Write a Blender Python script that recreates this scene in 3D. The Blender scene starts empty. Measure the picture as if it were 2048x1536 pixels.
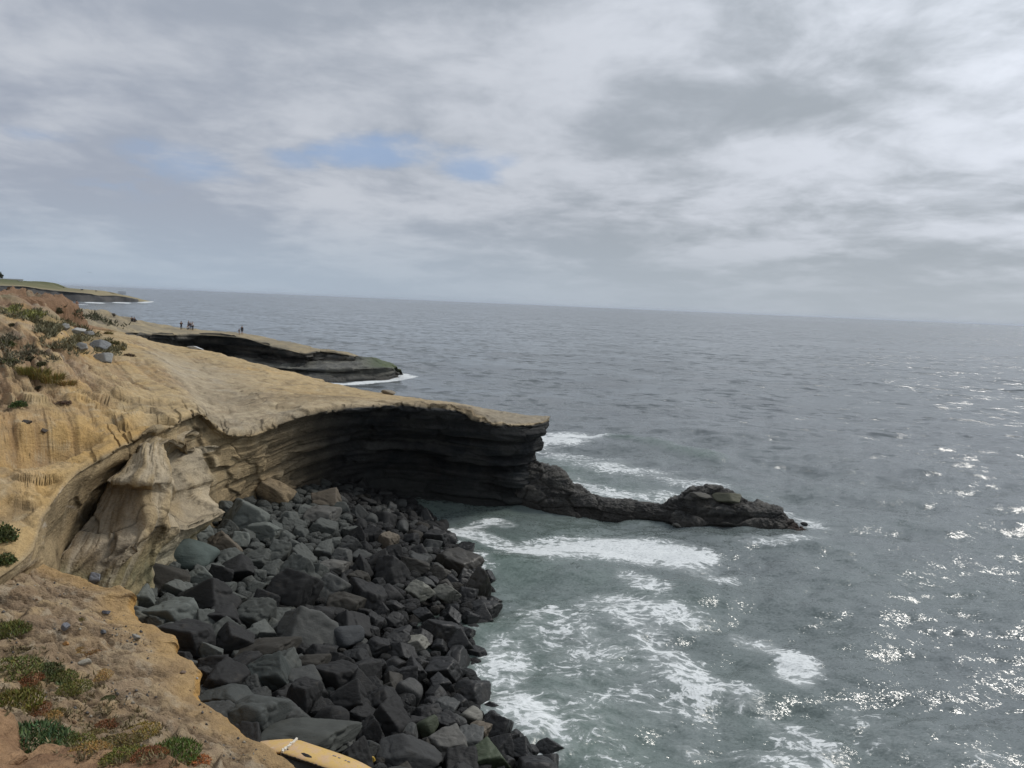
import bpy, bmesh, math, random
import numpy as np
from mathutils import Vector, Matrix
from mathutils.bvhtree import BVHTree

sc = bpy.context.scene
COL = sc.collection
R = math.radians

# ------------------------------------------------------------------ camera
H = 14.0                       # eye height above the sea, metres
F = 1538.0                     # focal length in pixels of the 2048 x 1536 photograph
PITCH, ROLL = R(5.95), R(2.43)
fwd = np.array([0, math.cos(PITCH), -math.sin(PITCH)])
r0 = np.array([1.0, 0, 0]); u0 = np.array([0, math.sin(PITCH), math.cos(PITCH)])
rgt = math.cos(ROLL)*r0 + math.sin(ROLL)*u0
upv = -math.sin(ROLL)*r0 + math.cos(ROLL)*u0
CAM = np.array([0, 0, H])
cam_d = bpy.data.cameras.new('camera')
cam = bpy.data.objects.new('camera', cam_d); COL.objects.link(cam)
M = Matrix(((rgt[0], upv[0], -fwd[0], 0), (rgt[1], upv[1], -fwd[1], 0), (rgt[2], upv[2], -fwd[2], H), (0, 0, 0, 1)))
cam.matrix_world = M
cam_d.sensor_width = 36.0; cam_d.lens = 36.0*F/2048.0
cam_d.clip_start = 0.1; cam_d.clip_end = 80000
sc.camera = cam

def ray(px, py):
    d = fwd + (px-1024)/F*rgt + (768-py)/F*upv
    return d
def W(px, py, Y):              # point on a pixel's ray at ground distance Y
    d = ray(px, py); return CAM + d*(Y/d[1])
def Z(px, py, z=0.0):          # point on a pixel's ray at height z
    d = ray(px, py); return CAM + d*((z-H)/d[2])

# ------------------------------------------------------------------ light
SUN_AZ, SUN_EL = R(58), R(46)  # azimuth to the right of straight ahead
sun_dir = np.array([math.sin(SUN_AZ)*math.cos(SUN_EL), math.cos(SUN_AZ)*math.cos(SUN_EL), math.sin(SUN_EL)])
sd = bpy.data.lights.new('sun', 'SUN'); sd.energy = 1.45; sd.angle = R(13); sd.color = (1.0, 0.95, 0.88)
so = bpy.data.objects.new('sun', sd); COL.objects.link(so)
so.rotation_euler = Vector(-sun_dir).to_track_quat('-Z', 'Y').to_euler()
so.location = (60, 60, 90)
sc.view_settings.view_transform = 'Standard'; sc.view_settings.look = 'None'
sc.view_settings.gamma = 1.0; sc.view_settings.exposure = 0.27
sc.render.engine = 'CYCLES'
sc.cycles.use_denoising = True
sc.cycles.max_bounces = 6; sc.cycles.diffuse_bounces = 3; sc.cycles.glossy_bounces = 3
sc.cycles.transmission_bounces = 2; sc.cycles.volume_bounces = 0
sc.cycles.caustics_reflective = False; sc.cycles.caustics_refractive = False

class NB:                      # small node builder
    def __init__(s, nt): s.nt = nt
    def new(s, t, **kw):
        n = s.nt.nodes.new(t)
        for k, v in kw.items():
            if k.startswith('i_'):
                key = k[2:]
                n.inputs[int(key) if key.isdigit() else key.replace('_', ' ')].default_value = v
            else: setattr(n, k, v)
        return n
    def link(s, a, b): s.nt.links.new(a, b)
    def math(s, op, a, b=None, c=None, clamp=False):
        n = s.nt.nodes.new('ShaderNodeMath'); n.operation = op; n.use_clamp = clamp
        for i, x in enumerate((a, b, c)):
            if x is None: continue
            if isinstance(x, (int, float)): n.inputs[i].default_value = x
            else: s.link(x, n.inputs[i])
        return n.outputs[0]
    def vmath(s, op, a, b=None, sc_=None):
        n = s.nt.nodes.new('ShaderNodeVectorMath'); n.operation = op
        for i, x in enumerate((a, b)):
            if x is None: continue
            if isinstance(x, (tuple, list)): n.inputs[i].default_value = x
            else: s.link(x, n.inputs[i])
        if sc_ is not None: n.inputs['Scale'].default_value = sc_
        return n.outputs['Value' if op in ('DOT_PRODUCT', 'LENGTH', 'DISTANCE') else 'Vector']
    def mix(s, f, a, b, mode='MIX'):
        n = s.nt.nodes.new('ShaderNodeMix'); n.data_type = 'RGBA'; n.blend_type = mode
        for i, x in ((0, f), (6, a), (7, b)):
            if isinstance(x, (int, float)): n.inputs[i].default_value = x
            elif isinstance(x, (tuple, list)): n.inputs[i].default_value = tuple(x)+((1,) if len(x) == 3 else ())
            else: s.link(x, n.inputs[i])
        return n.outputs[2]
    def noise(s, vec, scale, detail=4, rough=.5, dist=0.0):
        n = s.nt.nodes.new('ShaderNodeTexNoise')
        n.inputs['Scale'].default_value = scale; n.inputs['Detail'].default_value = detail
        n.inputs['Roughness'].default_value = rough; n.inputs['Distortion'].default_value = dist
        if vec is not None: s.link(vec, n.inputs['Vector'])
        return n.outputs['Fac']
    def ramp(s, f, lo, hi, a=0.0, b=1.0):
        n = s.nt.nodes.new('ShaderNodeMapRange'); n.interpolation_type = 'SMOOTHSTEP'
        if isinstance(f, (int, float)): n.inputs[0].default_value = f
        else: s.link(f, n.inputs[0])
        for i, x in ((1, lo), (2, hi), (3, a), (4, b)):
            if isinstance(x, (int, float)): n.inputs[i].default_value = x
            else: s.link(x, n.inputs[i])
        return n.outputs[0]

def cloud_xy(px, py):          # where a pixel's ray meets the cloud sheet used below
    d = ray(px, py); d = d/np.linalg.norm(d); h = max(d[2], 0)+0.17
    return d[0]/h, d[1]/h

def make_world():
    w = bpy.data.worlds.new('World'); sc.world = w; w.use_nodes = True
    nt = w.node_tree; nt.nodes.clear(); b = NB(nt)
    out = b.new('ShaderNodeOutputWorld'); bg = b.new('ShaderNodeBackground')
    bg.inputs['Strength'].default_value = 0.10
    sky = b.new('ShaderNodeTexSky'); sky.sky_type = 'NISHITA'; sky.sun_disc = False
    sky.sun_elevation = SUN_EL; sky.sun_rotation = SUN_AZ; sky.altitude = 10
    tc = b.new('ShaderNodeTexCoord'); d = tc.outputs['Generated']
    sep = b.new('ShaderNodeSeparateXYZ'); b.link(d, sep.inputs[0])
    x, y, z = sep.outputs
    h = b.math('ADD', b.math('MAXIMUM', z, 0.0), 0.17)
    cx, cy = b.math('DIVIDE', x, h), b.math('DIVIDE', y, h)
    cmb = b.new('ShaderNodeCombineXYZ'); b.link(cx, cmb.inputs[0]); b.link(cy, cmb.inputs[1])
    p = cmb.outputs[0]
    wn = b.new('ShaderNodeTexNoise'); wn.inputs['Scale'].default_value = 1.3; wn.inputs['Detail'].default_value = 3
    b.link(p, wn.inputs['Vector'])
    wv = b.vmath('SCALE', b.vmath('SUBTRACT', wn.outputs['Color'], (.5, .5, .5)), sc_=0.35)
    q = b.vmath('ADD', p, wv)
    sq = b.vmath('MULTIPLY', q, (1.0, .92, 1.0))
    big = b.noise(b.vmath('ADD', sq, CLOUD_OFF), 0.75, 2, .5)
    mid = b.noise(b.vmath('ADD', sq, (2.3, 2.2, 4)), 1.9, 6, .56)
    fine = b.noise(b.vmath('ADD', sq, (9, 4, 2)), 5.0, 6, .6)
    n = b.math('ADD', b.math('MULTIPLY', big, .38), b.math('ADD', b.math('MULTIPLY', mid, .44), b.math('MULTIPLY', fine, .18)))
    bright = b.ramp(n, .415, .60)
    # towards the veiled sun the sheet is thinner and brighter
    sdot = b.math('MAXIMUM', b.vmath('DOT_PRODUCT', d, tuple(sun_dir)), 0.0)
    glow = b.math('POWER', sdot, 4.0)
    dark_c = b.mix(b.ramp(cx, -1.6, 1.2), (3.35, 3.72, 4.45), (3.35, 3.70, 4.10))
    lite_c = (5.15, 5.45, 6.0)
    cl = b.mix(bright, dark_c, lite_c)
    gl = b.math('ADD', b.math('ADD', .88, b.math('MULTIPLY', b.math('POWER', sdot, 9.0), .95)), b.math('MULTIPLY', glow, b.math('ADD', .12, b.math('MULTIPLY', bright, .75))))
    sc_n = b.new('ShaderNodeVectorMath'); sc_n.operation = 'SCALE'
    b.link(cl, sc_n.inputs[0]); b.link(gl, sc_n.inputs['Scale']); cl = sc_n.outputs[0]
    # breaks of blue between the sheets
    gap = None
    edge = b.math('ADD', b.math('SUBTRACT', mid, .5), b.math('MULTIPLY', b.math('SUBTRACT', fine, .5), .8))
    for (px, py, ex, ey, s) in ((715, 306, 92, 22, .95), (585, 318, 42, 20, .7), (385, 335, 75, 32, .70), (290, 300, 60, 16, .45), (60, 268, 75, 18, .60), (955, 342, 48, 24, .85), (1010, 325, 26, 12, .5)):
        mx, my = cloud_xy(px, py); ax, ay = cloud_xy(px+ex, py); bx, by = cloud_xy(px, py+ey)
        rx = abs(ax-mx); ry = abs(by-my)
        e = b.math('SQRT', b.math('ADD', b.math('POWER', b.math('DIVIDE', b.math('SUBTRACT', cx, mx), rx), 2.0),
                                  b.math('POWER', b.math('DIVIDE', b.math('SUBTRACT', cy, my), ry), 2.0)))
        e = b.math('ADD', e, b.math('MULTIPLY', edge, 3.6))
        g = b.ramp(e, 1.9, .15, 0.0, s*.85)
        gap = g if gap is None else b.math('MAXIMUM', gap, g)
    rest = b.math('MULTIPLY', b.ramp(big, .335, .26, 0.0, .7), b.ramp(mid, .5, .40))
    gap = b.math('MAXIMUM', gap, rest)
    blue = b.mix(.75, sky.outputs[0], (2.3, 3.15, 4.9))
    col = b.mix(gap, cl, blue)
    # pale hazy band over the horizon
    hz = b.ramp(z, .13, .0, 0.0, .85)
    hcol = b.mix(b.ramp(x, -.6, .6), (3.25, 3.95, 4.75), (3.65, 4.0, 4.35))
    col = b.mix(hz, col, hcol)
    b.link(col, bg.inputs['Color']); b.link(bg.outputs[0], out.inputs[0])
CLOUD_OFF = (3.7, 7.3, 0)
make_world()

# ------------------------------------------------------------------ numpy noise
_rng = np.random.RandomState(7)
_perm = np.tile(_rng.permutation(256), 3).astype(np.int32)
_g = _rng.normal(size=(256, 3)); _g /= np.linalg.norm(_g, axis=1)[:, None]; _g = _g.astype(np.float32)
def perlin(p):
    p = np.asarray(p, np.float32); i = np.floor(p).astype(np.int32); f = p-i
    u = f*f*f*(f*(f*6-15)+10); i &= 255
    res = 0
    for dx in (0, 1):
        wx = u[..., 0] if dx else 1-u[..., 0]; a = _perm[(i[..., 0]+dx) & 255]
        for dy in (0, 1):
            wy = u[..., 1] if dy else 1-u[..., 1]; b_ = _perm[a+((i[..., 1]+dy) & 255)]
            for dz in (0, 1):
                wz = u[..., 2] if dz else 1-u[..., 2]
                g = _g[_perm[b_+((i[..., 2]+dz) & 255)]]
                res = res + wx*wy*wz*(g[..., 0]*(f[..., 0]-dx)+g[..., 1]*(f[..., 1]-dy)+g[..., 2]*(f[..., 2]-dz))
    return res*1.5
def fbm(p, octv=4, gain=.5, lac=2.03):
    p = np.asarray(p, np.float32); a, s, t = 1.0, 0, 0
    for k in range(octv):
        s = s+a*perlin(p+17.3*k); t += a; a *= gain; p = p*lac
    return s/t
def ridged(p, octv=4, gain=.5):
    p = np.asarray(p, np.float32); a, s, t = 1.0, 0, 0
    for k in range(octv):
        s = s+a*(1-2*np.abs(perlin(p+11.7*k))); t += a; a *= gain; p = p*2.07
    return s/t
def voro(p):                   # jointed blocks: distance to the joint, a random value per block
    p = np.asarray(p, np.float32); sh = p.shape[:-1]; p = p.reshape(-1, 3)
    i = np.floor(p).astype(np.int32); f = p-i
    f1 = np.full(len(p), 9., np.float32); f2 = f1.copy(); rid = np.zeros(len(p), np.float32)
    for dx in (-1, 0, 1):
        a = _perm[(i[:, 0]+dx) & 255]
        for dy in (-1, 0, 1):
            b_ = _perm[a+((i[:, 1]+dy) & 255)]
            for dz in (-1, 0, 1):
                h = _perm[b_+((i[:, 2]+dz) & 255)]
                o = _g[h]*.38+.5
                d = (dx+o[:, 0]-f[:, 0])**2+(dy+o[:, 1]-f[:, 1])**2+(dz+o[:, 2]-f[:, 2])**2
                m = d < f1
                f2 = np.where(m, f1, np.minimum(f2, d)); rid = np.where(m, _perm[h+7]/255., rid); f1 = np.where(m, d, f1)
    return (np.sqrt(f2)-np.sqrt(f1)).reshape(sh), rid.reshape(sh)
def blocks(x, scale, mask, crack=.14, depth=.10):   # offset per block, joints cut in; only where mask > 0
    out = np.zeros(x.shape[:-1], np.float32); jn = out.copy(); m = mask > .01
    e, r = voro((x*np.asarray(scale)+.22*fbm(x*.8+3, 2)[..., None])[m])
    j = sstep(e, crack, 0.0)
    out[m] = ((r-.5)*2)*(1-.6*j)-depth*4*j*.5; jn[m] = j
    return out*mask, jn*mask
def sstep(x, a, b):
    t = np.clip((x-a)/(b-a), 0, 1); return t*t*(3-2*t)
def mixc(a, b, t):
    return np.asarray(a)*(1-t[..., None])+np.asarray(b)*t[..., None]

# ------------------------------------------------------------------ mesh helpers
def mesh_np(name, verts, faces, mat=None, smooth=True, attrs=None):
    me = bpy.data.meshes.new(name)
    v = np.ascontiguousarray(verts, np.float32).reshape(-1, 3); f = np.ascontiguousarray(faces, np.int32)
    k = f.shape[1]
    me.vertices.add(len(v)); me.vertices.foreach_set('co', v.ravel())
    me.loops.add(f.size); me.loops.foreach_set('vertex_index', f.ravel())
    me.polygons.add(len(f)); me.polygons.foreach_set('loop_start', np.arange(0, f.size, k, dtype=np.int32))
    me.polygons.foreach_set('loop_total', np.full(len(f), k, np.int32))
    me.update(calc_edges=True); me.validate()
    if smooth: me.polygons.foreach_set('use_smooth', np.ones(len(f), bool))
    for an, av in (attrs or {}).items():
        av = np.asarray(av, np.float32)
        if av.ndim == 2:
            a = me.attributes.new(an, 'FLOAT_COLOR', 'POINT')
            c = np.ones((len(v), 4), np.float32); c[:, :3] = av; a.data.foreach_set('color', c.ravel())
        else:
            a = me.attributes.new(an, 'FLOAT', 'POINT'); a.data.foreach_set('value', av.ravel())
    if mat: me.materials.append(mat)
    return me
def obj(name, me, parent=None, **props):
    o = bpy.data.objects.new(name, me); COL.objects.link(o)
    if parent is not None: o.parent = parent
    for k, v in props.items(): o[k] = v
    return o
def tag(o, label, cat, group=None):
    o['label'] = label; o['category'] = cat
    if group: o['group'] = group
    return o
def grid_faces(nu, nv):
    i = np.arange(nu-1)[:, None]*nv+np.arange(nv-1)[None, :]
    return np.stack([i, i+nv, i+nv+1, i+1], -1).reshape(-1, 4)
def catmull(c, counts):        # c: (N, ...), counts: samples per segment
    N = len(c); out = []
    for k in range(N-1):
        p0, p1, p2, p3 = c[max(k-1, 0)], c[k], c[k+1], c[min(k+2, N-1)]
        n = counts[k] if not np.isscalar(counts) else counts
        t = np.arange(n)/n
        if k == N-2: t = np.append(t, 1.0)
        sh = (-1,)+(1,)*(c.ndim-1); t = t.reshape(sh)
        out.append(.5*((2*p1)+(-p0+p2)*t+(2*p0-5*p1+4*p2-p3)*t*t+(-p0+3*p1-3*p2+p3)*t**3))
    return np.concatenate(out)
def param(counts):
    out = []
    for k, n in enumerate(counts):
        t = np.arange(n)/n
        if k == len(counts)-1: t = np.append(t, 1.0)
        out.append(k+t)
    return np.concatenate(out)
def surf(ctrl, cu, cv):        # bicubic sheet through a control grid -> points, u, v params
    s = catmull(np.asarray(ctrl, float), cu)
    s = np.swapaxes(catmull(np.swapaxes(s, 0, 1), cv), 0, 1)
    U, V = np.meshgrid(param(cu), param(cv), indexing='ij')
    return s, U, V
def normals(s):
    du = np.gradient(s, axis=0); dv = np.gradient(s, axis=1)
    n = np.cross(du, dv); return n/(np.linalg.norm(n, axis=-1, keepdims=True)+1e-9)

# ------------------------------------------------------------------ materials
def new_mat(name):
    m = bpy.data.materials.new(name); m.use_nodes = True
    nt = m.node_tree; nt.nodes.clear(); b = NB(nt)
    out = b.new('ShaderNodeOutputMaterial'); pr = b.new('ShaderNodeBsdfPrincipled')
    b.link(pr.outputs[0], out.inputs[0]); return m, b, pr
def mat_plain(name, col, rough=.8, noise=.25, scale=8.0, spec=.3):
    m, b, pr = new_mat(name)
    tc = b.new('ShaderNodeTexCoord')
    n = b.noise(tc.outputs['Object'], scale, 5, .6)
    c = b.mix(n, tuple(x*(1-noise) for x in col), tuple(min(1, x*(1+noise)) for x in col))
    b.link(c, pr.inputs['Base Color']); pr.inputs['Roughness'].default_value = rough
    pr.inputs['Specular IOR Level'].default_value = spec
    return m
def mat_terrain(name, rough=.92, bump=.6, s1=2.2, s2=11.0, spec=.18):
    m, b, pr = new_mat(name)
    at = b.new('ShaderNodeAttribute', attribute_name='col')
    geo = b.new('ShaderNodeNewGeometry'); p = geo.outputs['Position']
    n1 = b.noise(p, s1, 6, .6); n2 = b.noise(p, s2, 6, .65)
    f = b.math('ADD', b.math('MULTIPLY', b.math('SUBTRACT', n1, .5), .8), b.math('ADD', 1.0, b.math('MULTIPLY', b.math('SUBTRACT', n2, .5), .9)))
    v = b.new('ShaderNodeVectorMath'); v.operation = 'SCALE'; b.link(at.outputs['Color'], v.inputs[0]); b.link(f, v.inputs['Scale'])
    b.link(v.outputs[0], pr.inputs['Base Color'])
    n4 = b.noise(b.vmath('MULTIPLY', p, (1, 1, 3.5)), s1*1.7, 5, .6)
    hgt = b.math('ADD', b.math('MULTIPLY', n1, .6), b.math('ADD', b.math('MULTIPLY', n2, .45), b.math('MULTIPLY', n4, .5)))
    bp = b.new('ShaderNodeBump'); bp.inputs['Strength'].default_value = bump; bp.inputs['Distance'].default_value = .25
    b.link(hgt, bp.inputs['Height']); b.link(bp.outputs[0], pr.inputs['Normal'])
    pr.inputs['Roughness'].default_value = rough; pr.inputs['Specular IOR Level'].default_value = spec
    return m
M_ROCK = mat_terrain('sandstone')
M_SOIL = mat_terrain('sandy_soil', bump=.75, s1=3.5, s2=22.0)
M_WET = mat_terrain('wet_rock', rough=.62, bump=.85, s1=3.0, s2=14.0, spec=.3)

BVHS = []                      # terrain meshes for placing things by ray
def reg(o):
    me = o.data; n = len(me.vertices)
    co = np.empty(n*3, np.float32); me.vertices.foreach_get('co', co)
    f = np.empty(len(me.loops), np.int32); me.loops.foreach_get('vertex_index', f)
    k = me.polygons[0].loop_total
    BVHS.append(BVHTree.FromPolygons(co.reshape(-1, 3).tolist(), f.reshape(-1, k).tolist()))
    return BVHS[-1]
def hit(px, py, which=None):
    d = Vector(ray(px, py)).normalized(); best = None
    for t in (BVHS if which is None else [which]):
        loc, nrm, i, dist = t.ray_cast(Vector(CAM), d)
        if loc is not None and (best is None or dist < best[2]):
            best = (loc, nrm if nrm.z > 0 else -nrm, dist)
    return best
def drop(x, y, which=None):
    best = None
    for t in (BVHS if which is None else [which]):
        loc, nrm, i, dist = t.ray_cast(Vector((x, y, 60)), Vector((0, 0, -1)))
        if loc is not None and (best is None or loc.z > best.z): best = loc
    return best

# ================================================================== terrain: the near headland
def headland():
    #        skyline (px, py, Y)   rim (px, py, Y)      foot (px, py, Y)   undercut
    cols = [((-420, 545, 40), (-260, 1230, 15), (-160, 1270, 17.5), .2),
            ((-200, 568, 46), (-60, 1170, 18), (20, 1190, 20), .2),
            ((-100, 578, 50), (51, 1098, 20.5), (125, 1168, 25), .0),
            ((-40, 584, 53), (81, 1030, 22.5), (180, 1125, 29.6), .0),
            ((10, 587, 56), (120, 975, 24.5), (212, 1062, 31.4), .0),
            ((50, 587, 60), (156, 937, 26), (246, 1012, 32.8), .0),
            ((88, 600, 64), (216, 901, 28), (286, 975, 33.6), .0),
            ((113, 627, 68), (267, 874, 30), (305, 1020, 33.4), .1),
            ((152, 649, 74), (300, 852, 31.5), (330, 1085, 33.5), .3),
            ((200, 658, 77), (345, 846, 33.5), (372, 1070, 34.2), .1),
            ((255, 668, 77), (399, 826, 37.0), (410, 1050, 36), -.2),
            ((330, 690, 75), (447, 861, 38), (450, 1035, 38), .1),
            ((400, 701, 74), (503, 866, 39.5), (500, 1020, 40.5), .4),
            ((470, 717, 72), (560, 844, 41.5), (560, 1010, 43.3), .5),
            ((550, 739, 70), (624, 825, 44), (630, 1010, 46.8), 1.0),
            ((630, 759, 67), (703, 815, 46.5), (700, 1010, 49.8), 1.4),
            ((710, 777, 64.5), (770, 811, 48), (770, 1015, 51.8), 1.6),
            ((800, 793, 62), (849, 815, 49.3), (850, 1022, 52.6), 1.6),
            ((890, 804, 60), (920, 822, 50), (920, 1026, 52.4), 1.0),
            ((960, 815, 58.5), (979, 845, 50), (985, 1022, 52.4), .8),
            ((1020, 825, 57), (1033, 850, 50.7), (1030, 1022, 52.2), .4),
            ((1070, 832, 55.5), (1078, 847, 52.5), (1060, 1020, 52.8), .2),
            ((1100, 835, 54.6), (1100, 838, 54.0), (1072, 1016, 54), -.1)]
    ctrl = []
    N = len(cols)
    for i, (s, r, f, uc) in enumerate(cols):
        S, Rm, Ft = W(*s), W(*r), W(*f)
        inn = (S-Rm)*np.array([1, 1, 0]); inn /= np.linalg.norm(inn)+1e-6
        if i == N-1: inn = np.array([-.75, .65, 0])
        if i == N-2: inn = np.array([-.35, .93, 0])
        back = np.array([.12, 1, 0])
        if i >= N-3: back = np.array([-.2, 1, 0])
        thin = 1.0 if i < 9 else max(0.25, 1-(i-9)*.06)
        b0 = S+back*7*thin; b0[2] = -2.5
        b1 = S+back*4.5*thin; b1[2] = S[2]-2.2*(1 if i < 12 else 1.4)
        b2 = S+back*1.6*thin; b2[2] = S[2]-.35
        if i >= N-3:
            k_ = (i-(N-4))/3.0
            b2 = S+np.array([-.5*k_, .6, -.35]); b1 = S+np.array([-2.0*k_-.3, 1.6, -2.2]); b0 = S+np.array([-2.6*k_-.4, 1.9, 0]); b0[2] = -2.5
        L = lambda t: S*(1-t)+Rm*t
        bow = .5 if 2 < i < 12 else .12
        r2, r3, r4 = L(.3), L(.62), L(.9)
        r2 = r2+np.array([0, 0, bow*.5]); r3 = r3+np.array([0, 0, bow*.6]); r4 = r4+np.array([0, 0, .10])
        lip = Rm-inn*.12+np.array([0, 0, -.22])
        und = Rm+inn*max(uc, .05)*.28+np.array([0, 0, -.55])
        G = lambda t: Rm*(1-t)+Ft*t
        m1 = G(.35)+inn*uc*1.15; m2 = G(.68)+inn*uc*1.4
        if 2 < i < 9: m1 = G(.35)+inn*uc*.25; m2 = G(.68)+inn*uc*.8
        if i >= N-3:
            m1 = G(.30)+inn*.9; m2 = G(.62)+inn*.55
        if i == N-1:
            und = W(1090, 856, 54.2); m1 = W(1079, 895, 54.2); m2 = W(1077, 940, 54.0)
        fb = Ft+np.array([0, 0, -2.0])
        ctrl.append([b0, b1, b2, S, r2, r3, r4, Rm, lip, und, m1, m2, Ft, fb])
    cu = [12]*2+[30]*(N-3)
    cv = [4, 6, 8, 60, 60, 50, 26, 8, 14, 44, 44, 44, 8]
    s, U, V = surf(ctrl, cu, cv)
    n = normals(s); n *= np.sign(n[..., 2:3].mean()) if False else 1
    # make normals point up on the top sheet
    if n[:, 120, 2].mean() < 0: n = -n
    top = sstep(V, 6.9, 6.2)*sstep(V, 1.5, 2.6)      # 1 on the top sheet
    face = sstep(V, 6.9, 7.3)                        # 1 on the cliff face
    left = sstep(U, 10.0, 5.8)                       # the eroded bank on the left
    prom = sstep(U, 11.0, 15.0)                      # the dark promontory
    x = s
    # erosion rills: fine across, long down the slope
    wrp = fbm(x*.09, 3); wrp2 = fbm(x*.3+2, 3)
    rc = np.stack([U*1.15-V*.95+1.1*wrp+.35*wrp2, V*.40+.5*wrp2, np.zeros_like(U)], -1)
    rill = ridged(rc*1.15, 3, .45)*sstep(fbm(x*.13+9, 2), -.35, .25)
    rill2 = ridged(np.stack([U*1.1-V*.75+.7*wrp, V*.30, U*0+5], -1)*1.5, 3, .5)*sstep(fbm(x*.1+19, 2), -.3, .3)
    d = np.zeros_like(U)
    bank = left*sstep(V, 6.6, 4.6)
    d += top*(fbm(x*.11, 3)*(.55*left+.22) + .10*fbm(x*.55, 3))
    d += bank*(-.95*np.maximum(rill-.30, 0)+.60*fbm(x*.35+4, 5, .55)+.25*np.round(2.2*fbm(x*.22+8, 3))/2.2)
    d += top*(1-bank*.7)*(-.34*np.maximum(rill2-.35, 0)*(1-.65*prom)+.10*fbm(x*np.array([.9,.5,.9]), 4))
    d += top*.05*fbm(x*2.0, 4)
    # terraces of thin beds near the rim on the right
    bed_z = x[..., 2]+.05*x[..., 0]-.028*x[..., 1]+.18*fbm(x*.13, 3)
    tr = bed_z*3.2; fr = tr-np.floor(tr)
    terr = (sstep(fr, .0, .25)-fr)
    nearrim = sstep(V, 5.4, 6.4)*sstep(V, 7.2, 6.9)*sstep(U, 10.0, 11.5)
    d += nearrim*.24*terr
    lc = V*5.5+1.6*fbm(x*.22+13, 3)+.5*fbm(x*.9, 2); lf = lc-np.floor(lc)
    ledg = sstep(lf, 0, .12)-lf
    lz = sstep(V, 4.6, 5.8)*sstep(V, 7.1, 6.9)*sstep(U, 10.3, 11.6)*sstep(fbm(x*.17+3, 2), -.35, .2)
    d += lz*.26*ledg
    lump = left*sstep(V, 4.2, 5.2)*sstep(V, 7.0, 6.6)
    d += lump*(.28*fbm(x*.75+6, 5, .58)+.16*np.round(3*fbm(x*np.array([.4, .4, .9])+2, 3))/3)
    crk = np.maximum(ridged(np.stack([x[..., 0]*.30-x[..., 1]*.10, x[..., 0]*.06+x[..., 1]*.10, x[..., 2]*0], -1)+.25*wrp2[..., None], 3)-.72, 0)
    d -= top*(1-bank)*.55*crk
    # strata on the cliff face: hard beds stand proud, soft beds weather back
    bz = bed_z+.10*fbm(x*np.array([.35, .35, .9]), 3)
    one = lambda k, sc_: perlin(np.stack([bz*sc_, np.full_like(bz, k), .10*x[..., 0]], -1))
    msk = sstep(fbm(x*np.array([.16, .16, .5])+41, 3), -.25, .3)
    st = .22*one(3.3, 1.1)+msk*(.10*one(8.1, 3.6)+.05*one(1.7, 8.0))
    st = np.round(st*11)/11*.6+st*.4
    d += face*sstep(U, 8.0, 11.0)*(st*1.25 + .22*fbm(x*.45, 4)*1.0)
    d += face*sstep(U, 11.0, 8.0)*(.30*fbm(x*.38, 3)+.12*fbm(x*1.7, 4)+.25*st)*(1-.6*sstep(U, 7.6, 6.6))
    d += face*sstep(U, 18.0, 20.0)*(.9*st+.22*fbm(x*np.array([.9, .9, 2.2]), 3))
    bl = face*sstep(U, 1.5, 3.0)
    bx_ = np.stack([x[..., 0], x[..., 1], bz], -1)
    k1, j1 = blocks(bx_, (.30, .30, .62), bl*sstep(U, 13.5, 11.5), .05, .05); k2, j2 = blocks(bx_, (.22, .22, 1.9), bl*sstep(U, 11.5, 13.5), .10, .06)
    d += .20*k1*(1-.65*sstep(U, 7.8, 6.8))+.24*k2
    rimz = sstep(V, 5.6, 6.5)*sstep(V, 7.25, 6.95)*sstep(U, 6.0, 8.0)
    k3, j3 = blocks(np.stack([x[..., 0], x[..., 1], x[..., 2]*.3], -1), (.55, .55, .6), rimz); d += .13*k3
    k4, j4 = blocks(np.stack([x[..., 0]*.8+x[..., 1]*.25, x[..., 1]*.7, x[..., 2]*.2], -1), (.26, .26, .3), top*(1-bank)*sstep(fbm(x*.12+77, 2), -.3, .15), .05, .05); d += .07*k4
    k5, j5 = blocks(x, (.55, .45, .8), lump*sstep(fbm(x*.2+17, 2), -.25, .15), .10, .08); d += .26*k5
    # ragged rim
    rag = np.exp(-((V-7.2)/.55)**2)
    jag = fbm(np.stack([U*2.2, V*1.2, U*0], -1), 5, .6)+.8*np.round(2.5*fbm(np.stack([U*1.3+9, np.round(V*1.5), U*0], -1), 3))/2.5
    out = s+n*d[..., None]
    hn = n.copy(); hn[..., 2] = 0
    inn_dir = np.array([.1, 1, 0])
    stp = np.round(3*fbm(np.stack([U*1.9+4, np.round(V*.9), U*0+6], -1), 3))/3
    out += (np.exp(-((V-7.0)/.8)**2)*sstep(U, 4.5, 6)*sstep(U, 12.5, 11)*stp*1.1)[..., None]*np.array([-.25, .85, -.25])
    out += (rag*jag*(.55+.35*prom)*sstep(U, 22, 20.5)*sstep(U, 6, 9))[..., None]*inn_dir
    # small scoops where slabs broke off the bank
    for (px, py, rr, dep) in ((95, 885, 2.0, .9), (40, 920, 2.0, .8), (25, 760, 2.5, .5), (305, 835, 1.1, 1.0)):
        tgt = None
        dd = ray(px, py); k = np.argmin(np.linalg.norm(np.cross(out-CAM, dd/np.linalg.norm(dd)), axis=-1)+np.where(V < 3, 9, 0))
        c = out.reshape(-1, 3)[k]
        q = np.linalg.norm((out-c)*np.array([1, .8, 1.2]), axis=-1)/rr
        ang = (out[..., 0]-c[0])/rr
        out[..., 2] -= dep*sstep(q, 1.0, .55)*sstep(ang, .75, .55)*sstep(ang, -1, .2)
    x = out; jn = np.clip(j1+j2*.6+j3*.7+j4*.6+j5*.6, 0, 1)
    # ---- colours of the rock itself
    c1, c2 = fbm(x*.16+3, 4)*.5+.5, fbm(x*.6+8, 4)*.5+.5
    tan = np.array([.43, .32, .172]); och = np.array([.47, .305, .12]); gry = np.array([.36, .325, .26])
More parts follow.
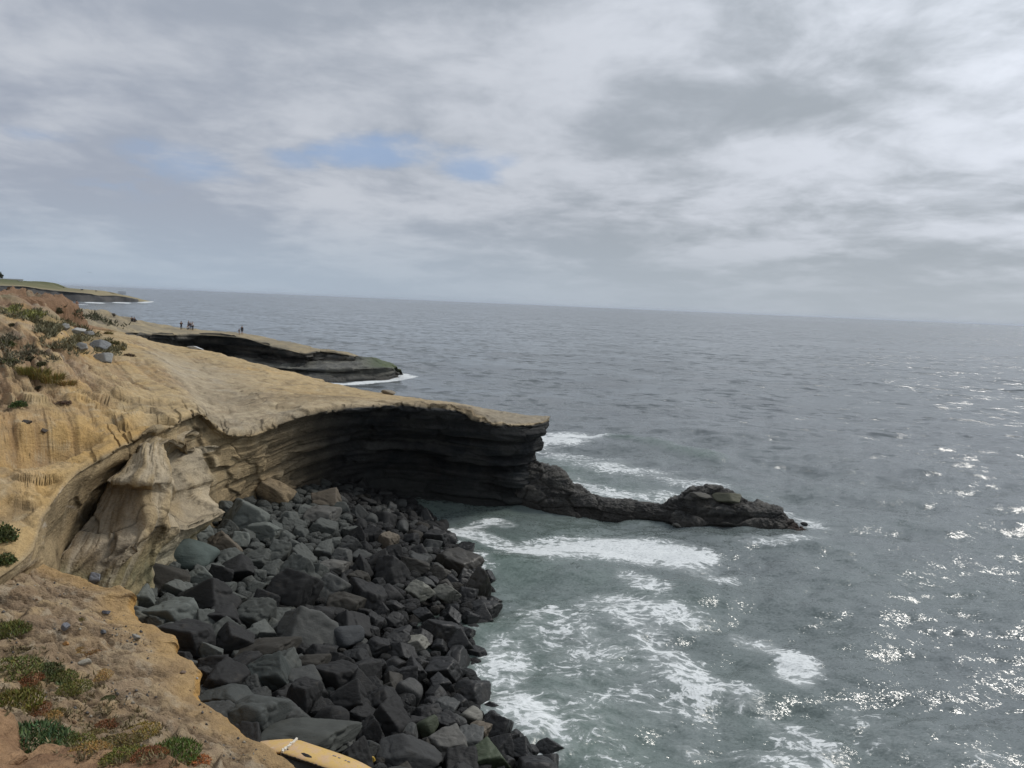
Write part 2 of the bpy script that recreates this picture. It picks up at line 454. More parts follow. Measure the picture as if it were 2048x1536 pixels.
    brn = np.array([.22, .138, .085]); soil = np.array([.36, .245, .14])
    col = mixc(tan, och, sstep(c1+.25*(c2-.5)+.25*left-.12, .42, .70))
    greyz = sstep(U, 9.6, 10.6)*sstep(U, 14.5, 11.5)*sstep(V, 3.4, 4.4)
    col = mixc(col, gry, np.clip(greyz*.55+.4*prom*sstep(V, 5.0, 6.6)+.25*sstep(c2, .5, .72), 0, .85))
    col = mixc(col, soil, bank*.75*sstep(c2, .35, .6))
    col = mixc(col, brn, np.clip(bank*sstep(V, 4.1, 3.1)*.85+bank*.7*sstep(rill, .1, .6), 0, 1))
    col = mixc(col, brn*.9, top*.38*sstep(rill2, .35, .8)*(1-.5*prom))
    col = mixc(col, np.array([.27, .25, .21]), bank*.35*sstep(fbm(x*.2+31, 3), .10, .35)*sstep(U, 8, 6))
    col = mixc(col, np.array([.20, .155, .10]), lz*.6*sstep(ledg, .1, .6)+top*(1-bank)*.5*sstep(crk, .02, .15))
    spk = fbm(x*1.7+5, 3); col = mixc(col, np.array([.46, .385, .26]), top*.45*sstep(spk, .12, .35)); col = mixc(col, np.array([.24, .185, .115]), top*.5*sstep(-spk, .15, .4))
    fc_l = mixc(np.array([.37, .28, .16]), np.array([.25, .19, .11]), sstep(c2, .38, .66))
    fc_l = mixc(fc_l, np.array([.40, .32, .20]), sstep(fbm(x*np.array([1.2, 1.2, .25])+5, 3), .12, .42)*.7)
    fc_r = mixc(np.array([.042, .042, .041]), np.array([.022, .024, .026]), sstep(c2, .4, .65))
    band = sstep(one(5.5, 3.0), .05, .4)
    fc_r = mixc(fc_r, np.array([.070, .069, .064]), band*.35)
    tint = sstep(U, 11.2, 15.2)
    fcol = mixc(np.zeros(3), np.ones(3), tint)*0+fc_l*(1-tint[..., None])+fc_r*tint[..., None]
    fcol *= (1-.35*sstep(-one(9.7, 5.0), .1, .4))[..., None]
    # white salt streaks and the darker damp foot
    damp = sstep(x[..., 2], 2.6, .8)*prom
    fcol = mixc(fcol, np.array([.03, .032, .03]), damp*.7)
    wht = sstep(U, 1.5, 3)*sstep(U, 6.2, 5)*sstep(fbm(np.stack([U*2.2, V*.5, U*0], -1), 3), .2, .42)
    fcol = mixc(fcol, np.array([.52, .47, .40]), wht*.5)
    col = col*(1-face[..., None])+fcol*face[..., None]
    back = sstep(V, 2.3, 1.6); col = mixc(col, np.array([.12, .11, .09]), back*sstep(U, 8, 10)); col = mixc(col, brn*1.05, sstep(V, 2.9, 2.4)*sstep(U, 10, 8)*.9)
    veg = sstep(U, 9.6, 8.4)*sstep(V, 4.6, 3.9)*sstep(fbm(x*.16+50, 3), -.12, .2); col = mixc(col, np.array([.165, .15, .085]), veg*.8*sstep(V, 2.9, 3.15))
    col = mixc(col, np.array([.27, .245, .20]), top*sstep(U, 15.5, 20)*.75)
    col *= (1+.16*k1+.22*k2+.10*k3+.10*k4+.12*k5)[..., None]; col = mixc(col, col*.45, jn*.8)
    me = mesh_np('headland', out, grid_faces(*U.shape), M_ROCK, attrs={'col': col.reshape(-1, 3)})
    o = obj('headland', me, kind='structure')
    return o
o_head = headland(); B_HEAD = reg(o_head)

# ================================================================== the buttress standing in the gully
def buttress():
    rows = [  # left edge .. right edge of the front, from the top down; (px, py, Y)
        [(268, 892, 32.0), (285, 884, 31.0), (305, 888, 30.6), (324, 893, 30.8), (334, 916, 32.6)],
        [(250, 930, 30.9), (265, 922, 30.0), (295, 920, 29.6), (333, 930, 30.2), (346, 945, 32.6)],
        [(215, 962, 29.6), (238, 966, 28.9), (287, 966, 28.4), (338, 965, 29.6), (352, 982, 32.4)],
        [(213, 971, 30.0), (240, 976, 29.4), (284, 976, 28.9), (340, 990, 29.4), (351, 1000, 32.2)],
        [(175, 1035, 28.8), (215, 1040, 28.7), (296, 1040, 28.0), (330, 1030, 28.8), (347, 1014, 31.6)],
        [(143, 1083, 27.3), (195, 1095, 27.3), (270, 1095, 26.9), (325, 1055, 28.6), (383, 1052, 30.6)],
        [(115, 1127, 25.7), (165, 1140, 25.8), (235, 1135, 25.9), (300, 1090, 27.6), (365, 1075, 30.2)],
        [(100, 1160, 24.6), (150, 1172, 24.7), (215, 1182, 24.8), (256, 1172, 25.4), (325, 1110, 29.0)],
        [(100, 1200, 24.4), (150, 1215, 24.6), (205, 1235, 24.8), (262, 1240, 25.2), (330, 1180, 29.5)]]
    fwd_ = [.9, 1.2, 1.4, 1.3, 1.4, 1.3, .8, .3, .2]
    front = np.array([[W(p[0], p[1], p[2]-k*(1 if c < 4 else .3)) for c, p in enumerate(r)] for r, k in zip(rows, fwd_)])
    top_back = front[0]+np.array([0, 2.2, -.3]); crest = front[0]+np.array([0, 1.0, .12])
    ctrl = np.concatenate([[top_back], [crest], front])
    right_back = ctrl[:, -1]+np.array([.3, 3.0, -.2])
    left_back = ctrl[:, 0]+np.array([.5, 3.6, -.2])
    ctrl = np.concatenate([left_back[:, None], ctrl, right_back[:, None]], 1)
    cu, cv = [10, 14]+[26]*8, [12]+[44]*4+[14]
    s, U, V = surf(ctrl, cu, cv)
    lin = np.asarray(ctrl, float); iu, iv = param(cu), param(cv)     # plane facets with crisp edges between the control lines
    ku = np.minimum(iu.astype(int), lin.shape[0]-2); kv = np.minimum(iv.astype(int), lin.shape[1]-2)
    fu, fv = (iu-ku)[:, None, None], (iv-kv)[None, :, None]
    g_ = lambda a, b: lin[np.ix_(ku+a, kv+b)]
    flat = g_(0, 0)*(1-fu)*(1-fv)+g_(1, 0)*fu*(1-fv)+g_(0, 1)*(1-fu)*fv+g_(1, 1)*fu*fv
    s = .25*s+.75*flat
    n = normals(s)
    if (n*np.array([0, -1, .4])).sum(-1).mean() < 0: n = -n
    d = .17*fbm(s*.55, 3)+.10*fbm(s*1.8, 4)
    flute = ridged(np.stack([V*1.1+.3*fbm(s*.4, 2), U*.16, U*0], -1), 3)
    d += -.30*np.maximum(flute-.35, 0)
    bz = s[..., 2]-.24*s[..., 0]
    d += .14*perlin(np.stack([bz*2.2, bz*0, bz*0], -1))*sstep(U, 6.0, 7.5)
    kb, jb = blocks(np.stack([s[..., 0], s[..., 1], bz], -1), (.34, .34, .36), np.ones_like(U), .045, .05); d += .11*kb
    d += .06*fbm(s*3.0, 4, .6)
    # blocky cap on the left shoulder
    d += .12*np.exp(-((U-3.9)/.3)**2)
    x = s+n*d[..., None]
    c = fbm(x*.7+2, 4)*.5+.5
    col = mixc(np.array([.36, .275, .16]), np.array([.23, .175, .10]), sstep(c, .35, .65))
    col = mixc(col, np.array([.17, .13, .085]), sstep(V, 3.2, 2.6)*sstep(U, 4.3, 5.2)*.75)  # shade of the left face below the cap, put into the colour
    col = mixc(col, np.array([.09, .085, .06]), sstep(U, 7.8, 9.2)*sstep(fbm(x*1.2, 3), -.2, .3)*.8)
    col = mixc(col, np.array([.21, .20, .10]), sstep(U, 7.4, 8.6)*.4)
    col = mixc(col, np.array([.50, .45, .36]), sstep(flute, .3, .7)*.35)
    col *= (1+.15*kb)[..., None]; col = mixc(col, col*.4, jb*.8)
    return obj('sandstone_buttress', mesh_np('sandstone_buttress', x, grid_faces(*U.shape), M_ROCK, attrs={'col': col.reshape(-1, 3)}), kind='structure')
o_butt = buttress(); B_BUTT = reg(o_butt)

# ================================================================== the sandy slope in the foreground
def foreground():
    E = [(60, 1120, 22.6), (140, 1150, 22.3), (205, 1172, 21.8), (258, 1186, 21.0), (256, 1225, 20.2), (335, 1270, 18.7), (352, 1302, 18.0),
         (394, 1340, 17.1), (392, 1385, 16.1), (450, 1440, 14.9), (520, 1488, 13.9), (600, 1545, 13.0), (700, 1630, 11.9), (850, 1800, 10.5)]
    In = [(-700, 1100, 15.5), (-700, 1115, 15.2), (-700, 1135, 14.8), (-700, 1150, 14.3), (-700, 1175, 13.8), (-700, 1210, 13), (-700, 1240, 12.4),
          (-650, 1280, 11.6), (-600, 1330, 10.8), (-500, 1400, 9.8), (-400, 1480, 8.8), (-300, 1580, 7.8), (-200, 1750, 6.8), (-100, 2100, 5.2)]
    ctrl = []
    for k, (e, i) in enumerate(zip(E, In)):
        A, B = W(*i), W(*e)
        outd = (B-A)*np.array([1, 1, 0]); outd /= np.linalg.norm(outd)
        L = lambda t: A*(1-t)+B*t
        un = .75 if k in (3, 4) else (.35 if k in (7, 8) else .05)
        ctrl.append([A, L(.35), L(.6), L(.8)+[0, 0, .08], L(.94)+[0, 0, .05], B, B+outd*.05+[0, 0, -.35], B-outd*un+[0, 0, -1.0], B-outd*(un*.6-.5)+[0, 0, -2.2], B+outd*1.2+[0, 0, -4.5]])
    s, U, V = surf(ctrl, [44]*13, [60, 70, 80, 60, 30, 12, 16, 12, 8])
    n = normals(s)
    if n[:, 100, 2].mean() < 0: n = -n
    top = sstep(V, 5.0, 4.3); x = s
    # gullies run diagonally down to the edge
    g = ridged(np.stack([U*.55+V*.25+.4*fbm(x*.35, 2), V*.22, U*0], -1), 3)
    crk = np.maximum(ridged(x*np.array([1.1, 1.9, 1.])+.3*fbm(x*1.3, 2)[..., None], 3, .6)-.45, 0)
    rgh = sstep(V, 4.4, 3.3)
    d = top*(.24*fbm(x*.35, 3)+.14*fbm(x*1.1, 4)+(.03+.045*rgh)*fbm(x*3.6, 3)+(.012+.016*rgh)*fbm(x*11, 2)-.30*rgh*crk)
    d -= top*.42*np.maximum(g-.40, 0)*sstep(V, 4.3, 3.2)
    st = U*.9+V*.8+.5*fbm(x*.6, 2); fr = st-np.floor(st)
    d += top*sstep(V, 4.4, 3.2)*.24*(sstep(fr, 0, .08)-fr)*sstep(fbm(x*.5+7, 2), -.1, .25)
    d += (1-top)*(.22*fbm(x*1.3, 4))
    rag = np.exp(-((V-5.0)/.8)**2)
    jag = fbm(np.stack([U*2.1, U*0+3, U*0], -1), 4)
    out = s+n*d[..., None]
    out += (rag*jag*.32)[..., None]*np.array([.8, -.5, 0])
    x = out
    c1, c2, c3 = fbm(x*.4+3, 3)*.5+.5, fbm(x*1.3+8, 4)*.5+.5, fbm(x*5+1, 3)*.5+.5
    och = np.array([.43, .285, .13]); pal = np.array([.39, .30, .19]); dirt = np.array([.31, .225, .145]); orn = np.array([.47, .27, .085])
    edge = sstep(V, 3.0, 4.2)
    col = mixc(pal, och, np.clip(edge*.9+sstep(c1, .5, .7)*.4, 0, 1))
    col = mixc(col, dirt, (1-edge*.8)*sstep(c2+.3*(c3-.5), .42, .62)*.85)
    col = mixc(col, orn, sstep(V, 4.9, 5.3)*.8)
    col = mixc(col, np.array([.24, .165, .10]), top*sstep(g, .45, .75)*.6*(1-edge*.5))
    col = mixc(col, np.array([.20, .145, .095]), top*rgh*sstep(crk, .03, .25)*.75)
    col = mixc(col, np.array([.45, .38, .28]), top*rgh*.5*sstep(fbm(x*2.6+20, 3), .1, .35))
    col *= (.80+.40*c3)[..., None]
    return obj('foreground_slope', mesh_np('foreground_slope', out, grid_faces(*U.shape), M_SOIL, attrs={'col': col.reshape(-1, 3)}), kind='structure')
o_fore = foreground(); B_FORE = reg(o_fore)

def outcrop():   # bare reddish earth bank at the very bottom left
    E = [(-200, 1380, 8.6), (-60, 1395, 8.3), (5, 1412, 8.1), (22, 1440, 8.0), (33, 1492, 7.7), (60, 1500, 7.6), (95, 1482, 7.8), (150, 1490, 7.7), (210, 1498, 7.5), (280, 1508, 7.3), (360, 1518, 7.1), (450, 1545, 6.9), (560, 1620, 6.6)]
    ctrl = []
    for e in E:
        B = W(*e); A = B+np.array([-.5, -1.6, .35]); A2 = B+np.array([-.8, -3.4, .9])
        ctrl.append([A2, A, B+[0, -.5, .10], B, B+[.05, .12, -.25], B+[.1, .35, -.9], B+[.2, .8, -2.0]])
    s, U, V = surf(ctrl, [26]*12, [16, 24, 24, 14, 16, 8])
    n = normals(s)
    if n[:, 30, 2].mean() < 0: n = -n
    d = .10*fbm(s*1.6, 4)+.03*fbm(s*6, 3)-.12*np.maximum(ridged(s*np.array([1.8, .7, 1.]), 3)-.4, 0)
    x = s+n*d[..., None]
    c = fbm(x*1.8, 4)*.5+.5
    col = mixc(np.array([.36, .225, .125]), np.array([.25, .145, .08]), sstep(c, .4, .62))
    return obj('earth_bank', mesh_np('earth_bank', x, grid_faces(*U.shape), M_SOIL, attrs={'col': col.reshape(-1, 3)}), kind='structure')
o_bank = outcrop(); B_BANK = reg(o_bank)

# ================================================================== the low reef running out from the tip
def reef():
    # px, top py, water py, Y at waterline, crest depth behind the front
    st = [(975, 985, 1016, 54.6, .6), (1030, 928, 1022, 52.6, 1.6), (1085, 928, 1030, 51.6, 2.4), (1130, 955, 1036, 51.0, 2.2), (1180, 992, 1046, 50.6, 1.7), (1240, 1001, 1056, 50.0, 1.6),
          (1310, 1008, 1068, 49.2, 1.5), (1355, 1000, 1074, 48.6, 1.6), (1382, 978, 1077, 48.3, 1.9), (1440, 976, 1078, 48.2, 2.0), (1490, 992, 1078, 48.2, 1.9), (1540, 1014, 1078, 48.2, 1.6), (1585, 1038, 1078, 48.2, 1.1), (1600, 1062, 1079, 48.2, .6)]
    ctrl = []
    for k, (px, ty, wy, Y, dp) in enumerate(st):
        Wp = W(px, wy, Y); T = W(px, ty, Y+dp); h = T[2]
        a = Wp+np.array([0, -.2, -1.6]); 
        und = .3 if 2 < k < 7 else -.05
        f1 = Wp*.7+T*.3; f1[1] = Wp[1]+und; f2 = Wp*.3+T*.7; f2[1] = Wp[1]+.15+dp*.25
        fT = T+np.array([0, -dp*.35, -.08*h])
        b1 = T+np.array([0, dp*.5, -.3*h]); b2 = T+np.array([0, dp*.9+.4, 0]); b2[2] = .0
        b3 = b2+np.array([0, .8, -1.6])
        ctrl.append([a, Wp, f1, f2, fT, T, b1, b2, b3])
    end = [np.array(p) for p in ctrl[-1]]; c0 = W(1606, 1079, 48.9)
    ctrl.append([np.array([c0[0], p[1], p[2]]) if j in (0, 1, 7, 8) else np.array([c0[0], c0[1], min(p[2], .25)]) for j, p in enumerate(end)])
    s, U, V = surf(ctrl, [34]*14, [6, 20, 24, 24, 20, 16, 10, 6])
    n = normals(s)
    if n[:, 90, 2].mean() < 0: n = -n
    bz = s[..., 2]+.03*s[..., 0]
    beds = perlin(np.stack([bz*2.6, bz*0, s[..., 0]*.08], -1))
    q = s*np.array([1.0, 1.0, 1.6])
    d = .24*fbm(q*.8, 4)+.11*fbm(q*3.0, 3)+.30*np.round(beds*3)/3*sstep(s[..., 2], .6, 1.1)
    d += .07*ridged(q*4.5, 2)
    kr, jr = blocks(np.stack([s[..., 0], s[..., 1], bz], -1), (.45, .6, 1.5), np.ones_like(U), .10, .08); d += .20*kr
    d *= sstep(V, 0, 1.2)
    x = s+n*d[..., None]
    c = fbm(x*1.5, 4)*.5+.5
    col = mixc(np.array([.085, .081, .072]), np.array([.042, .041, .039]), sstep(c, .38, .62))
    col = mixc(col, np.array([.035, .032, .028]), sstep(x[..., 2], 1.0, .35)*.85)
    col = mixc(col, np.array([.075, .038, .024]), sstep(U, 11.2, 12.8)*.75)
    col *= (1+.25*kr)[..., None]; col = mixc(col, col*.5, jr*.7)
    return obj('reef', mesh_np('reef', x, grid_faces(*U.shape), M_WET, attrs={'col': col.reshape(-1, 3)}), kind='structure')
o_reef = reef(); B_REEF = reg(o_reef)

# ================================================================== the farther shelf where people stand
def far_shelf():
    cols = [((20, 600, 128), (10, 640, 100), (10, 700, 101), .3),
            ((90, 606, 128), (80, 645, 100), (80, 720, 102), .3),
            ((140, 617, 130), (150, 660, 104), (150, 730, 106), .5),
            ((200, 627, 142), (215, 668, 110), (215, 740, 112), .8),
            ((260, 639, 152), (262, 664, 128), (265, 745, 131), 1.5),
            ((310, 649, 158), (300, 667, 136), (300, 745, 142), 2.2),
            ((350, 656, 160), (345, 669, 141), (345, 745, 147), 3.2),
            ((394, 660, 160), (385, 668, 145), (385, 742, 150), 3.6),
            ((450, 664, 158), (445, 671, 146), (440, 742, 150), 2.6),
            ((500, 669, 156), (492, 677, 144), (490, 735, 147), 1.8),
            ((540, 676, 153), (530, 688, 141), (528, 735, 145), 2.0),
            ((580, 685, 149), (570, 698, 138), (570, 735, 140), 1.0),
            ((612, 692, 146), (604, 706, 135.5), (606, 733, 136.5), .6),
            ((632, 697, 144), (628, 702, 138), (622, 730, 138), .2),
            ((660, 700, 144), (655, 704, 141), (648, 724, 140.5), .3),
            ((690, 704, 143), (685, 708, 140), (680, 722, 140), .2),
            ((712, 712, 142), (710, 714, 140), (708, 722, 140), 0)]
    ctrl = []
    for i, (s, r, f, uc) in enumerate(cols):
        S, Rm, Ft = W(*s), W(*r), W(*f)
        b0 = S+[2, 9, 0]; b0[2] = -2; b1 = S+[1, 3, 0]; b1[2] = S[2]-1.0
        inn = np.array([.1, 1, 0])
        L = lambda t: S*(1-t)+Rm*t
        G = lambda t: Rm*(1-t)+Ft*t
        ctrl.append([b0, b1, S, L(.35), L(.75), Rm, Rm+inn*.1+[0, 0, -.3], Rm+inn*uc*.4+[0, 0, -.9], G(.55)+inn*uc, Ft, Ft+[0, 0, -2]])
    s, U, V = surf(ctrl, [16]*16, [4, 6, 20, 20, 14, 8, 10, 16, 16, 6])
    n = normals(s)
    if n[:, 40, 2].mean() < 0: n = -n
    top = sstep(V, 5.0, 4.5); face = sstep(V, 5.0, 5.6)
    bz = s[..., 2]-.02*s[..., 0]+.2*fbm(s*.05, 2)
    st = perlin(np.stack([bz*1.3, bz*0, s[..., 0]*.03], -1))+.5*perlin(np.stack([bz*3.5, bz*0+4, s[..., 0]*.05], -1))
    d = top*(.35*fbm(s*.12, 3)+.12*fbm(s*.5, 3))+face*(.55*st+.4*fbm(s*.25, 3))
    d += top*(.30*np.round(2.5*fbm(s*.13+5, 3))/2.5+.18*fbm(s*.9, 3))
    d += top*sstep(U, 5.5, 3.5)*(.9*fbm(s*.22+3, 5)+.5*np.round(2*fbm(s*.1+1, 2))/2)
    kf_, jf = blocks(np.stack([s[..., 0], s[..., 1], bz], -1), (.16, .16, .8), face+.35*top*sstep(V, 3.6, 4.6), .10, .06); d += .55*kf_
    x = s+n*d[..., None]
    jag = fbm(np.stack([U*1.3, U*0, U*0+2], -1), 4)
    x += (np.exp(-((V-5.2)/.8)**2)*jag*1.1)[..., None]*np.array([.1, 1, 0])
    c = fbm(x*.3, 4)*.5+.5
    col = mixc(np.array([.34, .28, .18]), np.array([.26, .225, .16]), sstep(c, .4, .62))
    col = mixc(col, np.array([.20, .17, .125]), sstep(U, 5, 3)*sstep(c, .3, .6)*.7)
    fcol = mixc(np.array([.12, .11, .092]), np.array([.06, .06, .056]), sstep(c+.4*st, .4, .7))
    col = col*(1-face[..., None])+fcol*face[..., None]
    col *= (1+.25*kf_)[..., None]; col = mixc(col, col*.5, jf*.6)
    return obj('far_shelf', mesh_np('far_shelf', x, grid_faces(*U.shape), M_ROCK, attrs={'col': col.reshape(-1, 3)}), kind='structure')
o_far = far_shelf(); B_FAR = reg(o_far)

def lower_shelf():   # the wave-cut bench below it, green with weed at its tip
    st = [((470, 712, 150), (470, 724, 139), (470, 760)), ((540, 716, 148), (540, 733, 135), (545, 762)), ((600, 716, 146), (605, 738, 131), (612, 764)), ((650, 714, 144), (660, 739, 129), (668, 764)),
          ((700, 713, 144), (710, 737, 130), (712, 763)), ((745, 718, 143), (755, 735, 132), (752, 761)), ((775, 727, 141), (783, 735, 135), (780, 758)), ((788, 733, 140), (795, 742, 138), (798, 754))]
    ctrl = []
    for s, r, f in st:
        S, Rm, Ft = W(*s), W(*r), Z(*f)
        b0 = S+[2, 5, 0]; b0[2] = -2; b1 = S+[1, 2, 0]; b1[2] = S[2]-.8
        ctrl.append([b0, b1, S, S*.5+Rm*.5, Rm, Rm+[0, .3, -.4], (Rm+Ft)/2+[0, .8, 0], Ft, Ft+[0, -.3, -2]])
    s, U, V = surf(ctrl, [22]*7, [4, 6, 16, 16, 8, 12, 14, 6])
    n = normals(s)
    if n[:, 30, 2].mean() < 0: n = -n
    bz = s[..., 2]
    stt = perlin(np.stack([bz*2.5, bz*0, s[..., 0]*.05], -1))
    kl, jl = blocks(s, (.22, .22, 1.3), np.ones_like(U), .10, .06)
    d = .30*fbm(s*.35, 4)+.22*np.round(stt*3)/3+.12*fbm(s*1.3, 3)+.30*kl
    x = s+n*d[..., None]
    c = fbm(x*.5, 4)*.5+.5
    col = mixc(np.array([.15, .145, .12]), np.array([.075, .075, .065]), sstep(c, .38, .62))
    col = mixc(col, np.array([.075, .105, .035]), sstep(U, 4.0, 5.5)*sstep(V, 4.4, 3.6)*.8)
    col = mixc(col, np.array([.035, .034, .03]), sstep(x[..., 2], 1.2, .4)*.8)
    return obj('wave_cut_bench', mesh_np('wave_cut_bench', x, grid_faces(*U.shape), M_WET, attrs={'col': col.reshape(-1, 3)}), kind='structure')
o_low = lower_shelf(); B_LOW = reg(o_low)

# ================================================================== the distant headland
def distant():
    cols = [((-330, 545), (-330, 562), (-330, 603)), ((-160, 550), (-160, 567), (-160, 603)), ((-60, 556), (-60, 570), (-60, 603)), ((0, 560), (0, 571), (0, 602)), ((46, 563), (50, 573), (50, 602)), ((80, 564.5), (85, 578), (85, 602)), ((105, 568), (115, 581), (115, 602)),
            ((128, 576), (145, 584), (145, 602.5)), ((165, 579), (178, 587), (178, 603)), ((205, 583), (197, 590.5), (200, 603.3)), ((232, 588), (232, 591), (230, 603.5)), ((255, 592.5), (256, 594.5), (254, 603.5)), ((272, 597), (273, 598.5), (276, 603.4))]
    ctrl = []
    for s, r, f in cols:
        Ft = Z(*f); Rm = W(*r, Ft[1]+2.0); S = W(*s, Ft[1]+60*(1 if s[0] < 130 else .35))
        b0 = S+[0, 60, 0]; b0[2] = -3; b1 = S+[0, 14, -1]
        ctrl.append([b0, b1, S, S*.5+Rm*.5, Rm, Rm+[0, 2.5, -1], Ft*.6+Rm*.4+[0, 2, 0], Ft, Ft+[0, -2, -3]])
    s, U, V = surf(ctrl, [14]*12, [3, 4, 12, 12, 5, 8, 8, 4])
    n = normals(s)
    if n[:, 12, 2].mean() < 0: n = -n
    face = sstep(V, 3.95, 4.4)
    d = face*(1.6*fbm(s*.05, 4)+.8*fbm(np.stack([U*2.3, V*.3, U*0], -1), 3))+(1-face)*.4*fbm(s*.06, 3)
    x = s+n*d[..., None]
    c = fbm(x*.06, 4)*.5+.5
    top = mixc(np.array([.15, .145, .075]), np.array([.27, .23, .14]), np.clip(sstep(U, 6, 8.5)+sstep(V, 3.3, 3.9)*.8+sstep(c, .5, .7)*.4, 0, 1))
    top = mixc(top, np.array([.075, .09, .04]), sstep(V, 3.0, 2.2)*sstep(U, 7.5, 5.5)*.6)
    fc = mixc(np.array([.11, .105, .10]), np.array([.055, .055, .056]), sstep(c, .35, .6))
    col = top*(1-face[..., None])+fc*face[..., None]
    return obj('distant_headland', mesh_np('distant_headland', x, grid_faces(*U.shape), M_ROCK, attrs={'col': col.reshape(-1, 3)}), kind='structure')
o_dist = distant(); B_DIST = reg(o_dist)

# ================================================================== the boulder beach (bed under the boulders)
WL = np.array([Z(*p, 0.0) for p in ((800, 1008), (850, 1018), (885, 1060), (935, 1100), (970, 1150), (980, 1205), (955, 1250), (948, 1300), (945, 1350), (965, 1400), (1010, 1450), (1060, 1500), (1110, 1540), (1220, 1640), (1400, 1800))])
_o = np.argsort(WL[:, 1])
def shore_x(y): return np.interp(y, WL[_o, 1], WL[_o, 0])
def pile_z(x, y):              # mean level of the boulder heap
    d = (shore_x(y)-x)*.85
    return np.where(d > 0, 3.3*(1-np.exp(-d*.30/3.3))*1.35, d*.35)
def beach():
    gx = np.arange(-22, 8, .2); gy = np.arange(11, 58, .2)
    X, Y = np.meshgrid(gx, gy, indexing='ij')
    Zz = pile_z(X, Y)-.55+.12*fbm(np.stack([X, Y, X*0], -1)*.9, 3)
    p = np.stack([X, Y, Zz], -1)
    c = fbm(p*1.5, 3)*.5+.5
    col = mixc(np.array([.014, .014, .014]), np.array([.024, .023, .022]), c)
    return obj('beach', mesh_np('beach', p, grid_faces(*X.shape), M_WET, attrs={'col': col.reshape(-1, 3)}), kind='structure')
o_beach = beach()

# ================================================================== the sea
def fft_tile(N, L, wind, v, seed, chop_dir_pow=2, cut=(0, 1e9)):
    rs = np.random.RandomState(seed)
    k1 = 2*np.pi*np.fft.fftfreq(N, L/N); KX, KY = np.meshgrid(k1, k1, indexing='ij')
    k = np.hypot(KX, KY); k[0, 0] = 1
    Lw = v*v/9.81
    wd = np.array(wind)/np.linalg.norm(wind)
    cs = (KX*wd[0]+KY*wd[1])/k
    P = np.exp(-1/(k*Lw)**2)/k**4*(np.abs(cs)**chop_dir_pow*.9+.1)*np.exp(-(k*.10)**2)
    lam = 2*np.pi/k
    P *= (lam > cut[0])*(lam < cut[1]); P[0, 0] = 0
    h = np.sqrt(P/2)*(rs.normal(size=(N, N))+1j*rs.normal(size=(N, N)))
    hh = np.fft.ifft2(h).real
    dx = np.fft.ifft2(-1j*KX/k*h).real; dy = np.fft.ifft2(-1j*KY/k*h).real
    sdv = hh.std()
    return hh/sdv, dx/sdv, dy/sdv
def sample(t, L, x, y):
    N = t.shape[0]; u = (x/L % 1.0)*N; v = (y/L % 1.0)*N
    i = np.floor(u).astype(int); j = np.floor(v).astype(int); fu, fv = u-i, v-j
    i %= N; j %= N; i1, j1 = (i+1) % N, (j+1) % N
    return t[i, j]*(1-fu)*(1-fv)+t[i1, j]*fu*(1-fv)+t[i, j1]*(1-fu)*fv+t[i1, j1]*fu*fv

def seg_d(X, Y, a, b):
    ab = b-a; t = np.clip(((X-a[0])*ab[0]+(Y-a[1])*ab[1])/(ab[0]**2+ab[1]**2+1e-9), 0, 1)
    return np.hypot(X-a[0]-t*ab[0], Y-a[1]-t*ab[1])
def stroke(X, Y, pts, rad, soft=.6):   # a soft band along a line of pixels on the sea
    w = [Z(*p)[:2] for p in pts]; best = np.full(X.shape, 1e9)
    for a, b in zip(w[:-1], w[1:]): best = np.minimum(best, seg_d(X, Y, a, b))
    return sstep(best/rad, 1+soft, 1-soft)

